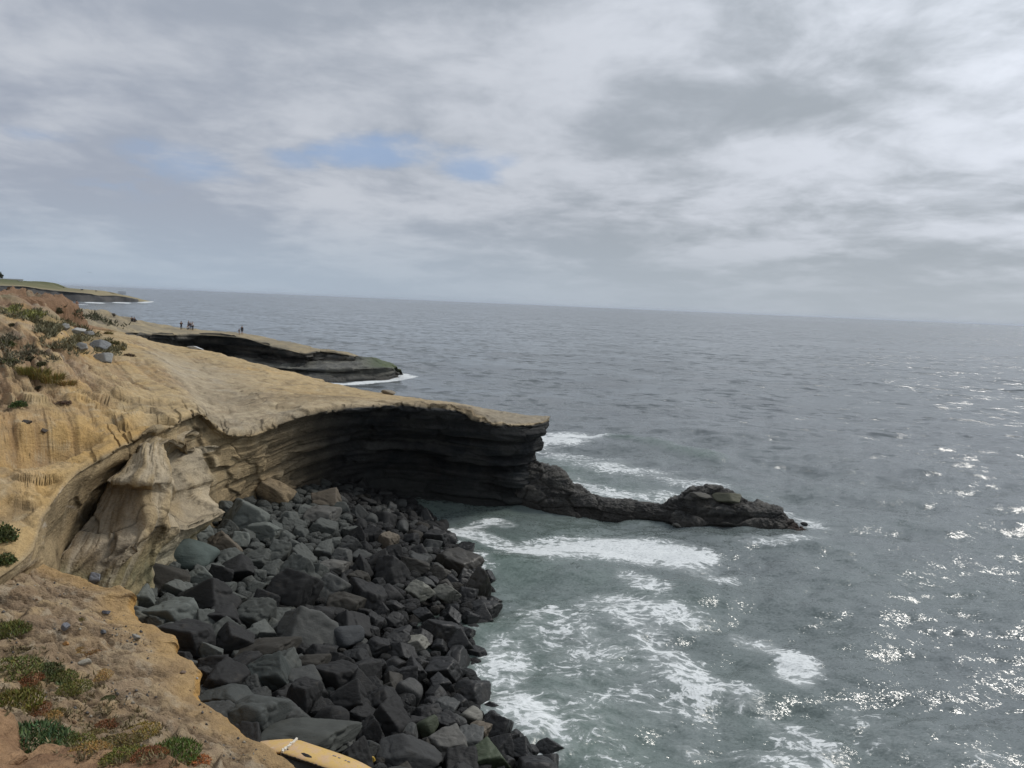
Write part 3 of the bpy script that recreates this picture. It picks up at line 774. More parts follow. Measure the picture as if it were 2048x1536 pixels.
WAVE_NEAR, WAVE_FAR = .85, 2.0
def sea():
    nr, ncol = 640, 720
    inv = np.concatenate([np.linspace(1/8.0, 1/15.0, 24)[:-1], np.linspace(1/15.0, 1/40000.0, nr-23)])
    # a little denser in the near and middle water
    Yr = 1/inv
    ang = np.linspace(-.62, .93, ncol)
    Y = Yr[:, None]*np.ones(ncol); X = Yr[:, None]*np.tan(ang)[None, :]
    dist = np.hypot(X, Y)
    h1 = fft_tile(512, 71.0, (.25, -1), 4.2, 3, 2, (.35, 14)); h2 = fft_tile(512, 263.0, (.35, -1), 8.0, 5, 3, (6, 70))
    rowstep = np.gradient(Yr)[:, None]*-1*np.sign(np.gradient(Yr)[0])
    rowstep = np.abs(np.gradient(Yr))[:, None]
    f1 = sstep(rowstep, 1.6, .4); f2 = sstep(rowstep, 14, 3)
    # calmer in the lee of the reef and promontory
    calm = stroke(X, Y, [(900, 1040), (1050, 1060), (1250, 1090)], 4.5, .7)
    calm2 = stroke(X, Y, [(1000, 1180), (1100, 1250)], 5, .8)
    a1 = .15*(1-.55*calm-.2*calm2)*f1; a2 = .17*(1-.6*calm)*f2
    c_, s_ = math.cos(.4), math.sin(.4)
    X2, Y2 = X*c_-Y*s_, X*s_+Y*c_
    z = a1*sample(h1[0], 71.0, X, Y)+a2*sample(h2[0], 263.0, X2, Y2)
    dx = a1*1.15*sample(h1[1], 71.0, X, Y); dy = a1*1.15*sample(h1[2], 71.0, X, Y)
    crest = sample(h1[0], 71.0, X, Y)*.6+sample(h2[0], 263.0, X2, Y2)*.6
    # a breaking swell outside the reef
    sw = stroke(X, Y, [(1230, 880), (1330, 897), (1420, 915)], 1.6, .8)
    z += .55*sw*f1
    P = np.stack([X+dx, Y+dy, z], -1)
    # --- foam density 0..1
    S = lambda pts, r, k=1.0, so=.6: k*stroke(X, Y, pts, r, so)
    fo = np.zeros_like(X)
    def add(*a, **k):
        nonlocal fo; fo = np.maximum(fo, S(*a, **k))
    add([(1085, 1103), (1180, 1100), (1270, 1105), (1340, 1122)], 2.5, .77, .9)
    add([(1340, 1122), (1390, 1145), (1430, 1165)], 1.5, .58, .9)
    add([(1000, 1085), (1060, 1108), (1085, 1103)], 1.0, .66)
    add([(905, 1062), (960, 1075), (1005, 1090)], 1.2, .66); add([(930, 1060), (990, 1045), (1010, 1052)], .9, .62)
    add([(1040, 890), (1110, 882), (1160, 875)], 4.0, .64, .9); add([(1090, 905), (1180, 925), (1260, 940)], 4.5, .52, .9)
    add([(1150, 960), (1230, 1000), (1330, 1005)], 2.6, .62, .8); add([(1240, 935), (1330, 945), (1400, 965)], 3.5, .58, .8)
    add([(1200, 985), (1330, 985)], 3.5, .60, .9)
    add([(1520, 1010), (1610, 1040), (1640, 1060)], 1.3, .52, .9); add([(1480, 1092), (1560, 1096), (1650, 1085)], .8, .44, .9)
    add([(1490, 1285), (1545, 1298), (1600, 1325), (1615, 1345)], 1.1, .60, .9); add([(1600, 1330), (1590, 1360)], .9, .70, .8)
    add([(1200, 1215), (1290, 1230), (1370, 1250)], 2.0, .52, .9); add([(1250, 1235), (1330, 1330), (1390, 1380)], 1.6, .53, .9)
    add([(1060, 1240), (1150, 1300), (1250, 1330)], 3.0, .48, .9); add([(1010, 1300), (1010, 1400), (1080, 1470)], 1.6, .62, .9)
    add([(1480, 1400), (1560, 1440), (1650, 1500), (1700, 1560)], 1.2, .57, .9); add([(1380, 1490), (1480, 1510), (1600, 1520)], 1.1, .56, .9)
    add([(1150, 1350), (1300, 1420), (1400, 1420)], 3.0, .44, .9); add([(1700, 1440), (1850, 1500), (2000, 1560)], 2.5, .42, .9)
    add([(1260, 1160), (1310, 1190)], 1.2, .55, .9); add([(1130, 1420), (1250, 1520)], 2.6, .45, .9)
    # surf round the boulders
    ds = X-shore_x(Y); fo = np.maximum(fo, .55*np.exp(-(np.maximum(ds-.1, 0)/1.1)**2)*(Y < 52)*(Y > 14)*(.65+.45*fbm(np.stack([X, Y, X*0], -1)*.35, 2)+.0))
    # far surf at the shelf and at the distant headland
    add([(560, 768), (640, 772), (720, 768), (800, 757), (815, 752)], 2.2, .80, .6); add([(775, 752), (800, 748)], 2.0, .9)
    add([(95, 603), (150, 605), (215, 606), (280, 605)], 9, .95, .5); add([(290, 603), (330, 604), (385, 606)], 5, .85, .6); add([(110, 607), (160, 609)], 10, .65, .8)
    fo = np.clip(fo+.05*crest*(dist < 140), 0, 1)
    turb = np.maximum(.95*np.exp(-(np.maximum(ds, 0)/14)**2)*(Y < 56), .0)
    turb = np.maximum(turb, S([(950, 1050), (1080, 1075)], 4.0, 1.0, .9))
    turb = np.maximum(turb, S([(1200, 1000), (1350, 990), (1150, 950)], 7, .8, .9))
    turb = np.maximum(turb, .35*sstep(dist, 110, 40))
    turb = np.maximum(turb, sw*1.0)
    # bright sunlit strips far out on the right, imitated by smoothing the waves
    sun_strip = S([(1680, 690), (1850, 697), (2100, 703)], 22, 1.0, .9)+S([(1650, 641), (1900, 653), (2200, 665)], 420, 1.0, .9)
    me = mesh_np('sea', P, grid_faces(nr, ncol), None, attrs={'foam': fo.ravel(), 'turb': turb.ravel(), 'sunlit_strip': np.clip(sun_strip, 0, 1).ravel()})
    m, b, pr = new_mat('sea_water')
    fa = b.new('ShaderNodeAttribute', attribute_name='foam').outputs['Fac']
    ta = b.new('ShaderNodeAttribute', attribute_name='turb').outputs['Fac']
    ra = b.new('ShaderNodeAttribute', attribute_name='sunlit_strip').outputs['Fac']
    geo = b.new('ShaderNodeNewGeometry'); p = geo.outputs['Position']
    pf = b.vmath('MULTIPLY', p, (1, 1, 0))
    wn = b.new('ShaderNodeTexNoise'); wn.inputs['Scale'].default_value = .55; wn.inputs['Detail'].default_value = 3; b.link(pf, wn.inputs['Vector'])
    wv = b.vmath('SCALE', b.vmath('SUBTRACT', wn.outputs['Color'], (.5, .5, .5)), sc_=1.6)
    q = b.vmath('ADD', pf, wv)
    # lacy foam: ridges of noise at two scales
    fq = b.vmath('MULTIPLY', q, (.75, 1.15, 1))
    n1 = b.noise(fq, 1.15, 6, .62); n2 = b.noise(b.vmath('ADD', fq, (31, 7, 0)), 3.4, 5, .62); n0 = b.noise(b.vmath('ADD', fq, (5, 77, 0)), .33, 3, .5)
    rid = b.math('SUBTRACT', 1.0, b.math('MULTIPLY', b.math('ABSOLUTE', b.math('SUBTRACT', n1, .5)), 6.5))
    lace = b.math('ADD', b.math('MULTIPLY', rid, .30), b.math('ADD', b.math('MULTIPLY', n2, .62), b.math('ADD', b.math('MULTIPLY', n1, .18), b.math('MULTIPLY', n0, .70))))
    th = b.math('SUBTRACT', 1.49, b.math('MULTIPLY', fa, .98))
    fd = b.math('SUBTRACT', lace, th)
    fm = b.math('MULTIPLY', b.ramp(fd, -.03, .10), b.ramp(fa, .06, .30))
    n3 = b.noise(fq, 7.5, 4, .6)
    thin = b.math('MULTIPLY', b.ramp(fd, -.40, .12), b.ramp(fa, .25, .7, 0, .36))
    fm = b.math('MAXIMUM', b.math('MULTIPLY', fm, b.ramp(n3, .20, .62, .45, 1.0)), thin)
    deep = (.145, .163, .170); shal = (.118, .162, .140)
    tn = b.noise(pf, .12, 3, .5)
    tt = b.math('MULTIPLY', ta, b.ramp(tn, .25, .7, .45, 1.0))
    wc = b.mix(tt, deep, shal)
    col = b.mix(fm, wc, (.76, .79, .79))
    b.link(col, pr.inputs['Base Color'])
    b.link(b.math('ADD', b.math('MULTIPLY', fm, .60), .135), pr.inputs['Roughness'])
    pr.inputs['IOR'].default_value = 1.333
    b.link(b.math('SUBTRACT', .5, b.math('MULTIPLY', fm, .35)), pr.inputs['Specular IOR Level'])
    # wavelets too small for the mesh: slopes from noise, at every scale the distance asks for
    cd = b.new('ShaderNodeVectorMath'); cd.operation = 'LENGTH'; b.link(pf, cd.inputs[0]); dd = cd.outputs['Value']
    def slope(scale, detail, rough, off):
        t = b.new('ShaderNodeTexNoise'); t.inputs['Scale'].default_value = scale; t.inputs['Detail'].default_value = detail; t.inputs['Roughness'].default_value = rough
        b.link(b.vmath('ADD', b.vmath('MULTIPLY', pf, (.8, 1.15, 1)), off), t.inputs['Vector'])
        return b.vmath('SUBTRACT', t.outputs['Color'], (.5, .5, .5))
    near = b.vmath('ADD', slope(2.0, 3, .6, (0, 0, 0)), b.vmath('SCALE', slope(9.5, 3, .65, (3, 0, 0)), sc_=1.7)); farv = b.vmath('ADD', b.vmath('SCALE', slope(.42, 3, .6, (9, 3, 1)), sc_=1.3), b.vmath('SCALE', slope(.10, 3, .65, (2, 8, 1)), sc_=.75)); vf = slope(.012, 4, .7, (4, 1, 7))
    def scl(v, f):
        n_ = b.new('ShaderNodeVectorMath'); n_.operation = 'SCALE'; b.link(v, n_.inputs[0])
        if isinstance(f, (int, float)): n_.inputs['Scale'].default_value = f
        else: b.link(f, n_.inputs['Scale'])
        return n_.outputs[0]
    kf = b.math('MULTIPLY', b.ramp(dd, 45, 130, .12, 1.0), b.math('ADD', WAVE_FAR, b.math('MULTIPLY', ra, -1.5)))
    tot = b.vmath('ADD', scl(near, WAVE_NEAR), b.vmath('ADD', scl(farv, kf), scl(vf, b.ramp(dd, 300, 1500, 0, .35))))
    tot = b.vmath('MULTIPLY', tot, (.75, 1, 0))
    foamy = b.math('SUBTRACT', 1.0, b.math('MULTIPLY', fm, .6))
    nn = b.vmath('NORMALIZE', b.vmath('ADD', geo.outputs['Normal'], scl(tot, foamy)))
    b.link(nn, pr.inputs['Normal'])
    me.materials.append(m)
    return obj('sea', me, kind='structure')
o_sea = sea()

# ================================================================== boulders
def ico(sub):
    bm = bmesh.new(); bmesh.ops.create_icosphere(bm, subdivisions=sub, radius=1)
    v = np.array([p.co[:] for p in bm.verts]); f = np.array([[q.index for q in p.verts] for p in bm.faces]); bm.free()
    return v/np.linalg.norm(v, axis=1)[:, None], f
ICO = {k: ico(k) for k in (2, 3, 4, 5)}
def rock_shape(seed, sub, sharp=22, aspect=(1, .8, .62), nplanes=11, rough=1.0, blocky=.5):
    rs = np.random.RandomState(seed); d, f = ICO[sub]
    nn, dd = [], []
    q, _ = np.linalg.qr(rs.normal(size=(3, 3)))
    for k in range(3):          # three roughly opposed pairs: broken quarry stone
        for sg in (-1, 1):
            n = q[k]*sg+rs.normal(size=3)*.22*(1.2-blocky); nn.append(n/np.linalg.norm(n)); dd.append(rs.uniform(.62, .78))
    for k in range(nplanes-6):
        n = rs.normal(size=3); nn.append(n/np.linalg.norm(n)); dd.append(rs.uniform(.74, .98))
    for k in range(4 if sharp > 10 else 0):   # small chips off corners and edges
        n = q[0]*rs.choice((-1, 1))+q[1]*rs.choice((-1, 0, 1))+q[2]*rs.choice((-1, 1))+rs.normal(size=3)*.35
        nn.append(n/np.linalg.norm(n)); dd.append(rs.uniform(.90, 1.0))
    nn, dd = np.array(nn), np.array(dd)
    c = np.maximum(d@nn.T, 1e-3)/dd[None]
    r = (c**sharp).sum(1)**(-1/sharp)
    p = d*r[:, None]
    o = rs.uniform(0, 90, 3)
    p = p+d*(rough*(.040*fbm(p*1.6+o, 3)+.020*fbm(p*5+o, 4, .6)))[:, None]
    chip = np.maximum(ridged(p*1.3+o+9, 2)-.55, 0)
    p = p-d*(.16*rough*chip)[:, None]
    lay = perlin(np.stack([p@q[2]*7, p@q[0]*.8+o[0], p@q[1]*.8], -1)); p = p+d*(.008*rough*np.round(lay*3)/3)[:, None]
    p = p*np.array(aspect)
    ext = np.abs(p[:, :2]).max(0).max(); p = p/ext
    return p, f
M_B, _b, _pr = new_mat('boulder_stone')
def _boulder_mat():
    b, pr = _b, _pr
    oi = b.new('ShaderNodeObjectInfo'); tc = b.new('ShaderNodeTexCoord')
    p = b.vmath('ADD', tc.outputs['Object'], (0, 0, 0))
    off = b.new('ShaderNodeVectorMath'); off.operation = 'SCALE'; off.inputs[0].default_value = (37, 53, 71); b.link(oi.outputs['Random'], off.inputs['Scale'])
    p = b.vmath('ADD', p, off.outputs[0])
    n1 = b.noise(p, 1.6, 6, .62); n2 = b.noise(p, 7.0, 6, .68); n3 = b.noise(b.vmath('MULTIPLY', p, (1, 1, 5)), 2.2, 4, .6)
    k = b.math('ADD', .45, b.math('ADD', b.math('MULTIPLY', n1, .65), b.math('MULTIPLY', n2, .45)))
    v = b.new('ShaderNodeVectorMath'); v.operation = 'SCALE'; b.link(oi.outputs['Color'], v.inputs[0]); b.link(k, v.inputs['Scale'])
    c = b.mix(b.ramp(n1, .56, .74, 0, .30), v.outputs[0], (.085, .073, .055))
    c = b.mix(b.ramp(n2, .66, .74, 0, .30), c, (.14, .138, .13))
    b.link(c, pr.inputs['Base Color'])
    b.link(b.math('SUBTRACT', .80, b.math('MULTIPLY', oi.outputs['Alpha'], b.ramp(n1, .3, .6, .2, .42))), pr.inputs['Roughness'])
    pr.inputs['Specular IOR Level'].default_value = .32
    bp = b.new('ShaderNodeBump'); bp.inputs['Strength'].default_value = .7; bp.inputs['Distance'].default_value = .05
    b.link(b.math('ADD', b.math('MULTIPLY', n2, .6), b.math('MULTIPLY', n3, .7)), bp.inputs['Height']); b.link(bp.outputs[0], pr.inputs['Normal'])
_boulder_mat()
PROTO = []
for k in range(22):
    rs = random.Random(100+k)
    asp = (1, rs.uniform(.68, .95), rs.uniform(.52, .85))
    p, f = rock_shape(200+k, 5 if k < 9 else 4, sharp=rs.choice((40, 70, 100)), aspect=asp, nplanes=rs.choice((9, 11, 13)), blocky=rs.uniform(.2, 1))
    PROTO.append(mesh_np('boulder', p, f, M_B))
for k in range(3):              # sea-rounded ones
    p, f = rock_shape(400+k, 4, sharp=6, aspect=(1, .85, .7), rough=.7); PROTO.append(mesh_np('boulder', p, f, M_B))

def pile_hit(px, py, lift):
    d = ray(px, py); t = np.linspace(10, 70, 1200); P = CAM+d[None]*t[:, None]
    k = np.argmax(P[:, 2] < pile_z(P[:, 0], P[:, 1])+lift)
    return P[k]
TREES = (B_HEAD, B_BUTT, B_FORE, B_BANK)
def visible(p):
    v = Vector(p)-Vector(CAM); L = v.length; v.normalize()
    for t in TREES:
        loc, n, i, dist = t.ray_cast(Vector(CAM), v)
        if loc is not None and dist < L-.3: return False
    return True
def project(p):
    q = np.asarray(p)-CAM; z = q@fwd; return 1024+F*(q@rgt)/z, 768-F*(q@upv)/z

GREEN, DARK, BROWN, PALE, TAN, BLACK = (.115, .125, .112), (.019, .019, .0185), (.034, .031, .025), (.105, .102, .092), (.13, .108, .080), (.014, .0145, .0145)
# px, py, width px, height ratio, tone, label of boulders one can single out
HERO = [
 (490, 1040, 92, .72, GREEN, 'large grey-green block with a pale flat top below the sandstone wall'),
 (640, 1034, 80, .6, PALE, 'grey slab tilted towards the viewer, high in the boulder heap'),
 (654, 1006, 68, .6, TAN, 'brownish boulder behind the tilted grey slab at the cave foot'),
 (364, 1112, 112, .62, (.062, .080, .072), 'big dark green rounded boulder against the pale rock buttress'),
 (444, 1096, 76, .55, TAN, 'tan-topped flat boulder beside the big dark green one'),
 (387, 1068, 78, .55, GREEN, 'pale green-grey boulder nearest the sandstone wall foot'),
 (477, 1083, 58, .95, GREEN, 'upright green-grey boulder with a sharp ridge, below the large flat-topped block'),
 (532, 1064, 66, .7, GREEN, 'striped grey boulder right of the large flat-topped block'),
 (322, 1160, 97, .5, BROWN, 'flat slab with a tan top edge at the foot of the buttress'),
 (440, 1152, 58, .7, DARK, 'small square block in front of a wider dark boulder'),
 (400, 1155, 50, .9, GREEN, 'narrow upright grey boulder beside the small square block'),
 (475, 1140, 86, .55, DARK, 'wide dark boulder behind the small square block'),
 (282, 1198, 66, .8, (.13, .14, .125), 'pale-topped boulder touching the tip of the sandy ledge'),
 (349, 1232, 100, .6, (.10, .11, .10), 'smooth grey-green boulder between the sandy ledges'),
 (414, 1202, 116, .5, DARK, 'wide wedge-shaped dark boulder with a smooth sloping face'),
 (276, 1238, 54, .6, (.09, .09, .075), 'small olive boulder tucked under the sandy ledge tip'),
 (448, 1236, 86, .6, DARK, 'hump-backed dark boulder below the wedge-shaped one'),
 (375, 1280, 102, .7, DARK, 'large square-fronted dark block behind the sandy slope edge'),
 (467, 1284, 82, .65, DARK, 'flat-faced dark boulder leaning left in the upper heap'),
 (528, 1305, 128, .42, BROWN, 'long low brownish boulder in the middle of the heap'),
 (589, 1180, 118, .85, DARK, 'largest dark ridged boulder in the centre of the heap'),
 (528, 1206, 58, .7, BLACK, 'black block left of the largest ridged boulder'),
 (540, 1354, 90, .8, (.05, .058, .054), 'greenish dark boulder with a long striped flank'),
 (604, 1400, 62, 1.35, DARK, 'tall upright slab-shaped boulder with white specks'),
 (505, 1437, 122, .72, (.055, .06, .056), 'pyramid-shaped boulder beside the sandy slope edge'),
 (459, 1396, 112, .42, (.055, .06, .056), 'long flat boulder behind the pyramid-shaped one'),
 (410, 1350, 44, .9, DARK, 'small dark boulder peeping over the sandy rim'),
 (616, 1335, 84, .6, BROWN, 'brownish boulder above the tall speckled slab'),
 (677, 1360, 98, .65, DARK, 'broad dark boulder right of the striped-flank one'),
 (662, 1438, 76, .8, DARK, 'rounded dark boulder behind the snapped surfboard'),
 (604, 1482, 200, .36, (.06, .064, .057), 'long grey slab with white droppings behind the snapped surfboard'),
 (700, 1404, 78, .75, DARK, 'dark angular boulder below the broad one'),
 (738, 1472, 60, .95, DARK, 'steep dark slab at the right end of the surfboard'),
 (715, 1318, 60, .7, BLACK, 'blocky black boulder in the middle of the heap'),
 (684, 1276, 70, .7, (.045, .049, .052), 'rounded blue-grey boulder in the middle of the heap'),
 (915, 1128, 94, .6, BROWN, 'big pitted brown boulder standing in the cove water'),
 (957, 1176, 52, 1.2, BROWN, 'upright brown boulder leaning into the water beside the pitted one'),
 (838, 1184, 60, .9, (.15, .15, .125), 'pale olive flat-faced boulder near the cove water'),
 (893, 1188, 62, .8, (.12, .12, .10), 'olive boulder between the pale flat-faced one and the water'),
 (825, 1133, 74, .55, BROWN, 'brown boulder uphill of the pitted one'),
 (874, 1146, 54, .6, BROWN, 'small brown boulder between the pitted one and the heap'),
 (872, 1078, 56, .72, DARK, 'wave-washed boulder at the head of the cove'),
 (775, 1083, 42, 1.0, TAN, 'tan pointed boulder near the head of the cove'),
 (775, 1190, 64, .75, DARK, 'rounded dark boulder left of the pale flat-faced one'),
 (718, 1164, 48, .95, BROWN, 'standing block with a lit tan side in the middle heap'),
 (665, 1137, 70, .55, PALE, 'smooth loaf-shaped grey boulder in the upper heap'),
 (884, 1345, 74, .75, DARK, 'dark square-shouldered boulder at the water edge'),
 (821, 1389, 52, 1.1, (.055, .055, .052), 'rounded grey egg-shaped boulder near the lower shore'),
 (802, 1309, 76, .6, DARK, 'smooth wedge boulder pointing down to the right'),
 (826, 1290, 62, .6, (.20, .195, .165), 'boulder with a pale speckled top near the shore'),
 (880, 1372, 58, .85, DARK, 'humped wet boulder below the square-shouldered one'),
 (959, 1462, 58, .6, TAN, 'tan-topped boulder with dark pits near the lower shore'),
 (897, 1494, 78, .85, PALE, 'light grey flat-topped boulder at the bottom of the heap'),
 (974, 1516, 86, .7, (.045, .058, .032), 'boulder with a green weed patch at the bottom edge'),
 (994, 1460, 74, 1.0, DARK, 'steep dark boulder facing the water near the bottom'),
 (1100, 1499, 66, .65, BLACK, 'wet black boulder standing alone in the surf'),
 (1037, 1484, 34, .95, DARK, 'small pointed boulder in the surf beside the lone black one'),
 (1022, 1450, 30, .8, BLACK, 'small wet boulder offshore of the steep dark one'),
 (965, 1378, 36, .7, BLACK, 'low wet boulder in the foam at the middle shore'),
 (985, 1418, 48, .7, DARK, 'dark flat boulder at the foam line'),
 (952, 1308, 46, .7, BLACK, 'wet black boulder jutting into the foam'),
 (918, 1292, 56, .8, BLACK, 'glistening black boulder beside the foam'),
 (940, 1238, 38, .9, BLACK, 'small upright wet boulder at the middle shore'),
 (720, 1312, 58, .8, DARK, None), (718, 1404, 78, .7, DARK, None), (742, 1473, 78, .9, DARK, None),
 (813, 1515, 128, .5, (.042, .043, .042), 'wide smooth dark boulder cut by the bottom edge'),
 (852, 1457, 42, .95, (.045, .055, .032), 'mossy rounded boulder near the bottom of the heap'),
 (943, 1434, 46, .7, (.17, .165, .14), 'small pale boulder behind the tan-topped one'),
 (893, 1452, 60, .85, DARK, 'dark boulder between the mossy and the pale one'),
]
PLACED = []     # (pos, r, hratio, tone, wet, label, rank)
rr_ = random.Random(5)
for (px, py, w, hr, tone, lab) in HERO:
    if lab is None: continue
    P = pile_hit(px, py, .35)
    for _ in range(2):
        r = w/F*np.linalg.norm(P-CAM)/2
        P = pile_hit(px, py, r*hr*.42)
    PLACED.append([np.array(P), r, hr, tone, lab])
cand = np.random.RandomState(12); QA = np.zeros((4000, 4))
for k_, q in enumerate(PLACED): QA[k_] = (*q[0], q[1]*max(.75, min(q[2], 1)))
def fill(n, rmin, rmax, sep, lift, ymax=53):
    for _ in range(n):
        y = 14+(ymax-14)*cand.rand()**1.1; x = shore_x(y)-cand.uniform(-.15, 15.5)
        s = shore_x(y)-x
        k = rmin+(rmax-rmin)*cand.rand()**1.8
        if y > 38: k *= .78
        if s > 4 and y < 34: k *= 1.25
        z = pile_z(x, y)
        if s < 0: z = -.10*k
        P = np.array([x, y, z+lift*k])
        px, py = project(P)
        if not (150 < px < 1200 and 960 < py < 1600): continue
        Q = QA[:len(PLACED)]
        if (((P[0]-Q[:, 0])**2+(P[1]-Q[:, 1])**2+((P[2]-Q[:, 2])*.6)**2) < (sep*(k+Q[:, 3]))**2).any(): continue
        if not visible(P+np.array([0, 0, k*.5])): continue
        t = cand.rand()
        tone = DARK if t < .52 else (BLACK if t < .68 else (BROWN if t < .74 else ((.05, .052, .049) if t < .93 else (.075, .077, .072))))
        if s < 1.6: tone = BLACK if t < .6 else DARK
        if s > 7 and y > 23: tone = tuple(.5*(a+b) for a, b in zip(tone, GREEN))
        PLACED.append([P, k, cand.uniform(.6, .95), tone, None]); q = PLACED[-1]; QA[len(PLACED)-1] = (*q[0], q[1]*max(.75, min(q[2], 1)))
fill(1600, .55, .95, .74, .12)
fill(4500, .32, .62, .66, .10)
fill(3500, .20, .34, .66, .05)
fill(1500, .14, .2, .62, .1)
dist_of = lambda q: np.linalg.norm(q[0]-CAM)
order = sorted(range(len(PLACED)), key=lambda i: (PLACED[i][4] is None, -PLACED[i][1]/dist_of(PLACED[i])))
n_ind = 0
SHORT = ['flat-topped grey-green block', 'tilted grey slab', 'brown boulder at the cave foot', 'big dark green boulder', 'tan-topped flat boulder', 'pale boulder at the wall foot', 'upright ridged boulder', 'striped grey boulder',
 'tan-edged slab', 'small square block', 'narrow upright boulder', 'wide dark boulder', 'pale-topped boulder', 'smooth grey-green boulder', 'wedge-shaped boulder', 'small olive boulder', 'hump-backed boulder', 'square-fronted block',
 'leaning flat-faced boulder', 'long low boulder', 'largest ridged boulder', 'black block', 'striped-flank boulder', 'tall speckled slab', 'pyramid-shaped boulder', 'long flat boulder', 'boulder at the sandy rim', 'brownish boulder above the slab',
 'broad dark boulder', 'boulder behind the surfboard', 'long slab with droppings', 'dark angular boulder', 'steep slab by the surfboard', 'blocky black boulder', 'blue-grey boulder', 'big pitted boulder', 'upright brown boulder', 'pale olive boulder',
 'olive boulder by the cove', 'brown uphill boulder', 'small brown boulder', 'wave-washed boulder', 'tan pointed boulder', 'rounded dark boulder', 'standing tan-sided block', 'loaf-shaped boulder', 'square-shouldered boulder', 'egg-shaped boulder',
 'smooth wedge boulder', 'speckled-top boulder', 'humped wet boulder', 'pitted tan-topped boulder', 'light flat-topped boulder', 'weed-patched boulder', 'steep waterside boulder', 'lone black boulder', 'pointed boulder in the surf', 'small offshore boulder',
 'low boulder in the foam', 'flat boulder at the foam line', 'jutting black boulder', 'glistening black boulder', 'small upright wet boulder', 'wide boulder at the bottom edge', 'mossy boulder', 'small pale boulder', 'boulder beside the mossy one']
heroes = [q for q in PLACED if q[4]]
assert len(SHORT) == len(heroes), (len(SHORT), len(heroes))
hp_ = [project(q[0]) for q in heroes]
claims = {}
def look(r, tone):
    lum = sum(tone)/3
    return ('small' if r < .34 else ('medium' if r < .55 else 'large'))+' '+('black' if lum < .016 else ('dark grey' if lum < .034 else ('brownish' if tone[0] > tone[2]*1.3 else 'grey')))
def claim(i):
    P, r, hr, tone, lab = PLACED[i]; px, py = project(P)
    k = min(range(len(heroes)), key=lambda j: (hp_[j][0]-px)**2+((hp_[j][1]-py)*1.2)**2)
    dx, dy = px-hp_[k][0], (py-hp_[k][1])*1.2
    way = ('right of' if dx > 0 else 'left of') if abs(dx) > abs(dy) else ('below' if dy > 0 else 'above')
    claims.setdefault((k, way), []).append((dx*dx+dy*dy, i))
for i in order[:300]:
    if PLACED[i][4] is None: claim(i)
LAB = {}
for (k, way), lst in claims.items():
    for n_, (_, i) in enumerate(sorted(lst)):
        nth = ('just', 'second', 'third', 'fourth', 'fifth', 'sixth', 'seventh', 'eighth', 'ninth', 'tenth', 'eleventh', 'twelfth')[min(n_, 11)]
        LAB[i] = f'{look(PLACED[i][1], PLACED[i][3])} boulder, {nth} {way} the {SHORT[k]}'
rest = []
for rank, i in enumerate(order):
    P, r, hr, tone, lab = PLACED[i]
    rs = random.Random(1000+i)
    if n_ind < 300:
        n_ind += 1
        if lab and 'round' in lab or lab and 'smooth' in lab: proto = PROTO[22+rs.randrange(3)] if 'round' in lab else PROTO[rs.randrange(9)]
        else: proto = PROTO[rs.randrange(9)] if r/dist_of(PLACED[i]) > .016 else PROTO[rs.randrange(25)]
        o = obj('boulder', proto)
        o.location = P
        base = .66
        o.scale = (r*1.04, r*rs.uniform(.85, 1.1), r*hr/base*rs.uniform(.95, 1.1))
        o.rotation_euler = (rs.uniform(-.35, .35), rs.uniform(-.35, .35), rs.uniform(0, 6.28))
        if lab: o.rotation_euler = (rs.uniform(-.2, .2), rs.uniform(-.2, .2), rs.choice((0, 3.14))+rs.uniform(-.35, .35))
        s = shore_x(P[1])-P[0]
        wet = float(np.clip(1.3-s/4.5, .05, 1))
        j = rs.uniform(.85, 1.15)
        o.color = (tone[0]*j, tone[1]*j, tone[2]*j, wet)
        if lab: tag(o, lab, 'boulder', 'boulders on the cove beach')
        else: tag(o, LAB[i], 'boulder', 'boulders on the cove beach')
    else: rest.append(i)
# the small ones that fill the gaps, past counting
vs, fs, cs, off = [], [], [], 0
low = [rock_shape(700+k, 2, sharp=24, aspect=(1, .85, .65)) for k in range(12)]
for i in rest:
    P, r, hr, tone, lab = PLACED[i]; rs = random.Random(2000+i)
    p, f = low[rs.randrange(12)]
    a = rs.uniform(0, 6.28); c_, s_ = math.cos(a), math.sin(a)
    q = p*r*np.array([1, 1, hr/.66]); q = np.stack([q[:, 0]*c_-q[:, 1]*s_, q[:, 0]*s_+q[:, 1]*c_, q[:, 2]], -1)+P
    vs.append(q); fs.append(f+off); off += len(q); cs.append(np.tile(np.array(tone)*rs.uniform(.7, 1.1), (len(q), 1)))
if vs:
    me = mesh_np('rubble', np.concatenate(vs), np.concatenate(fs), M_WET, smooth=False, attrs={'col': np.concatenate(cs)})
    tag(obj('rubble', me, kind='stuff'), 'small dark broken stones filling the gaps between the boulders', 'rubble')
print('boulders', n_ind, 'rest', len(rest))

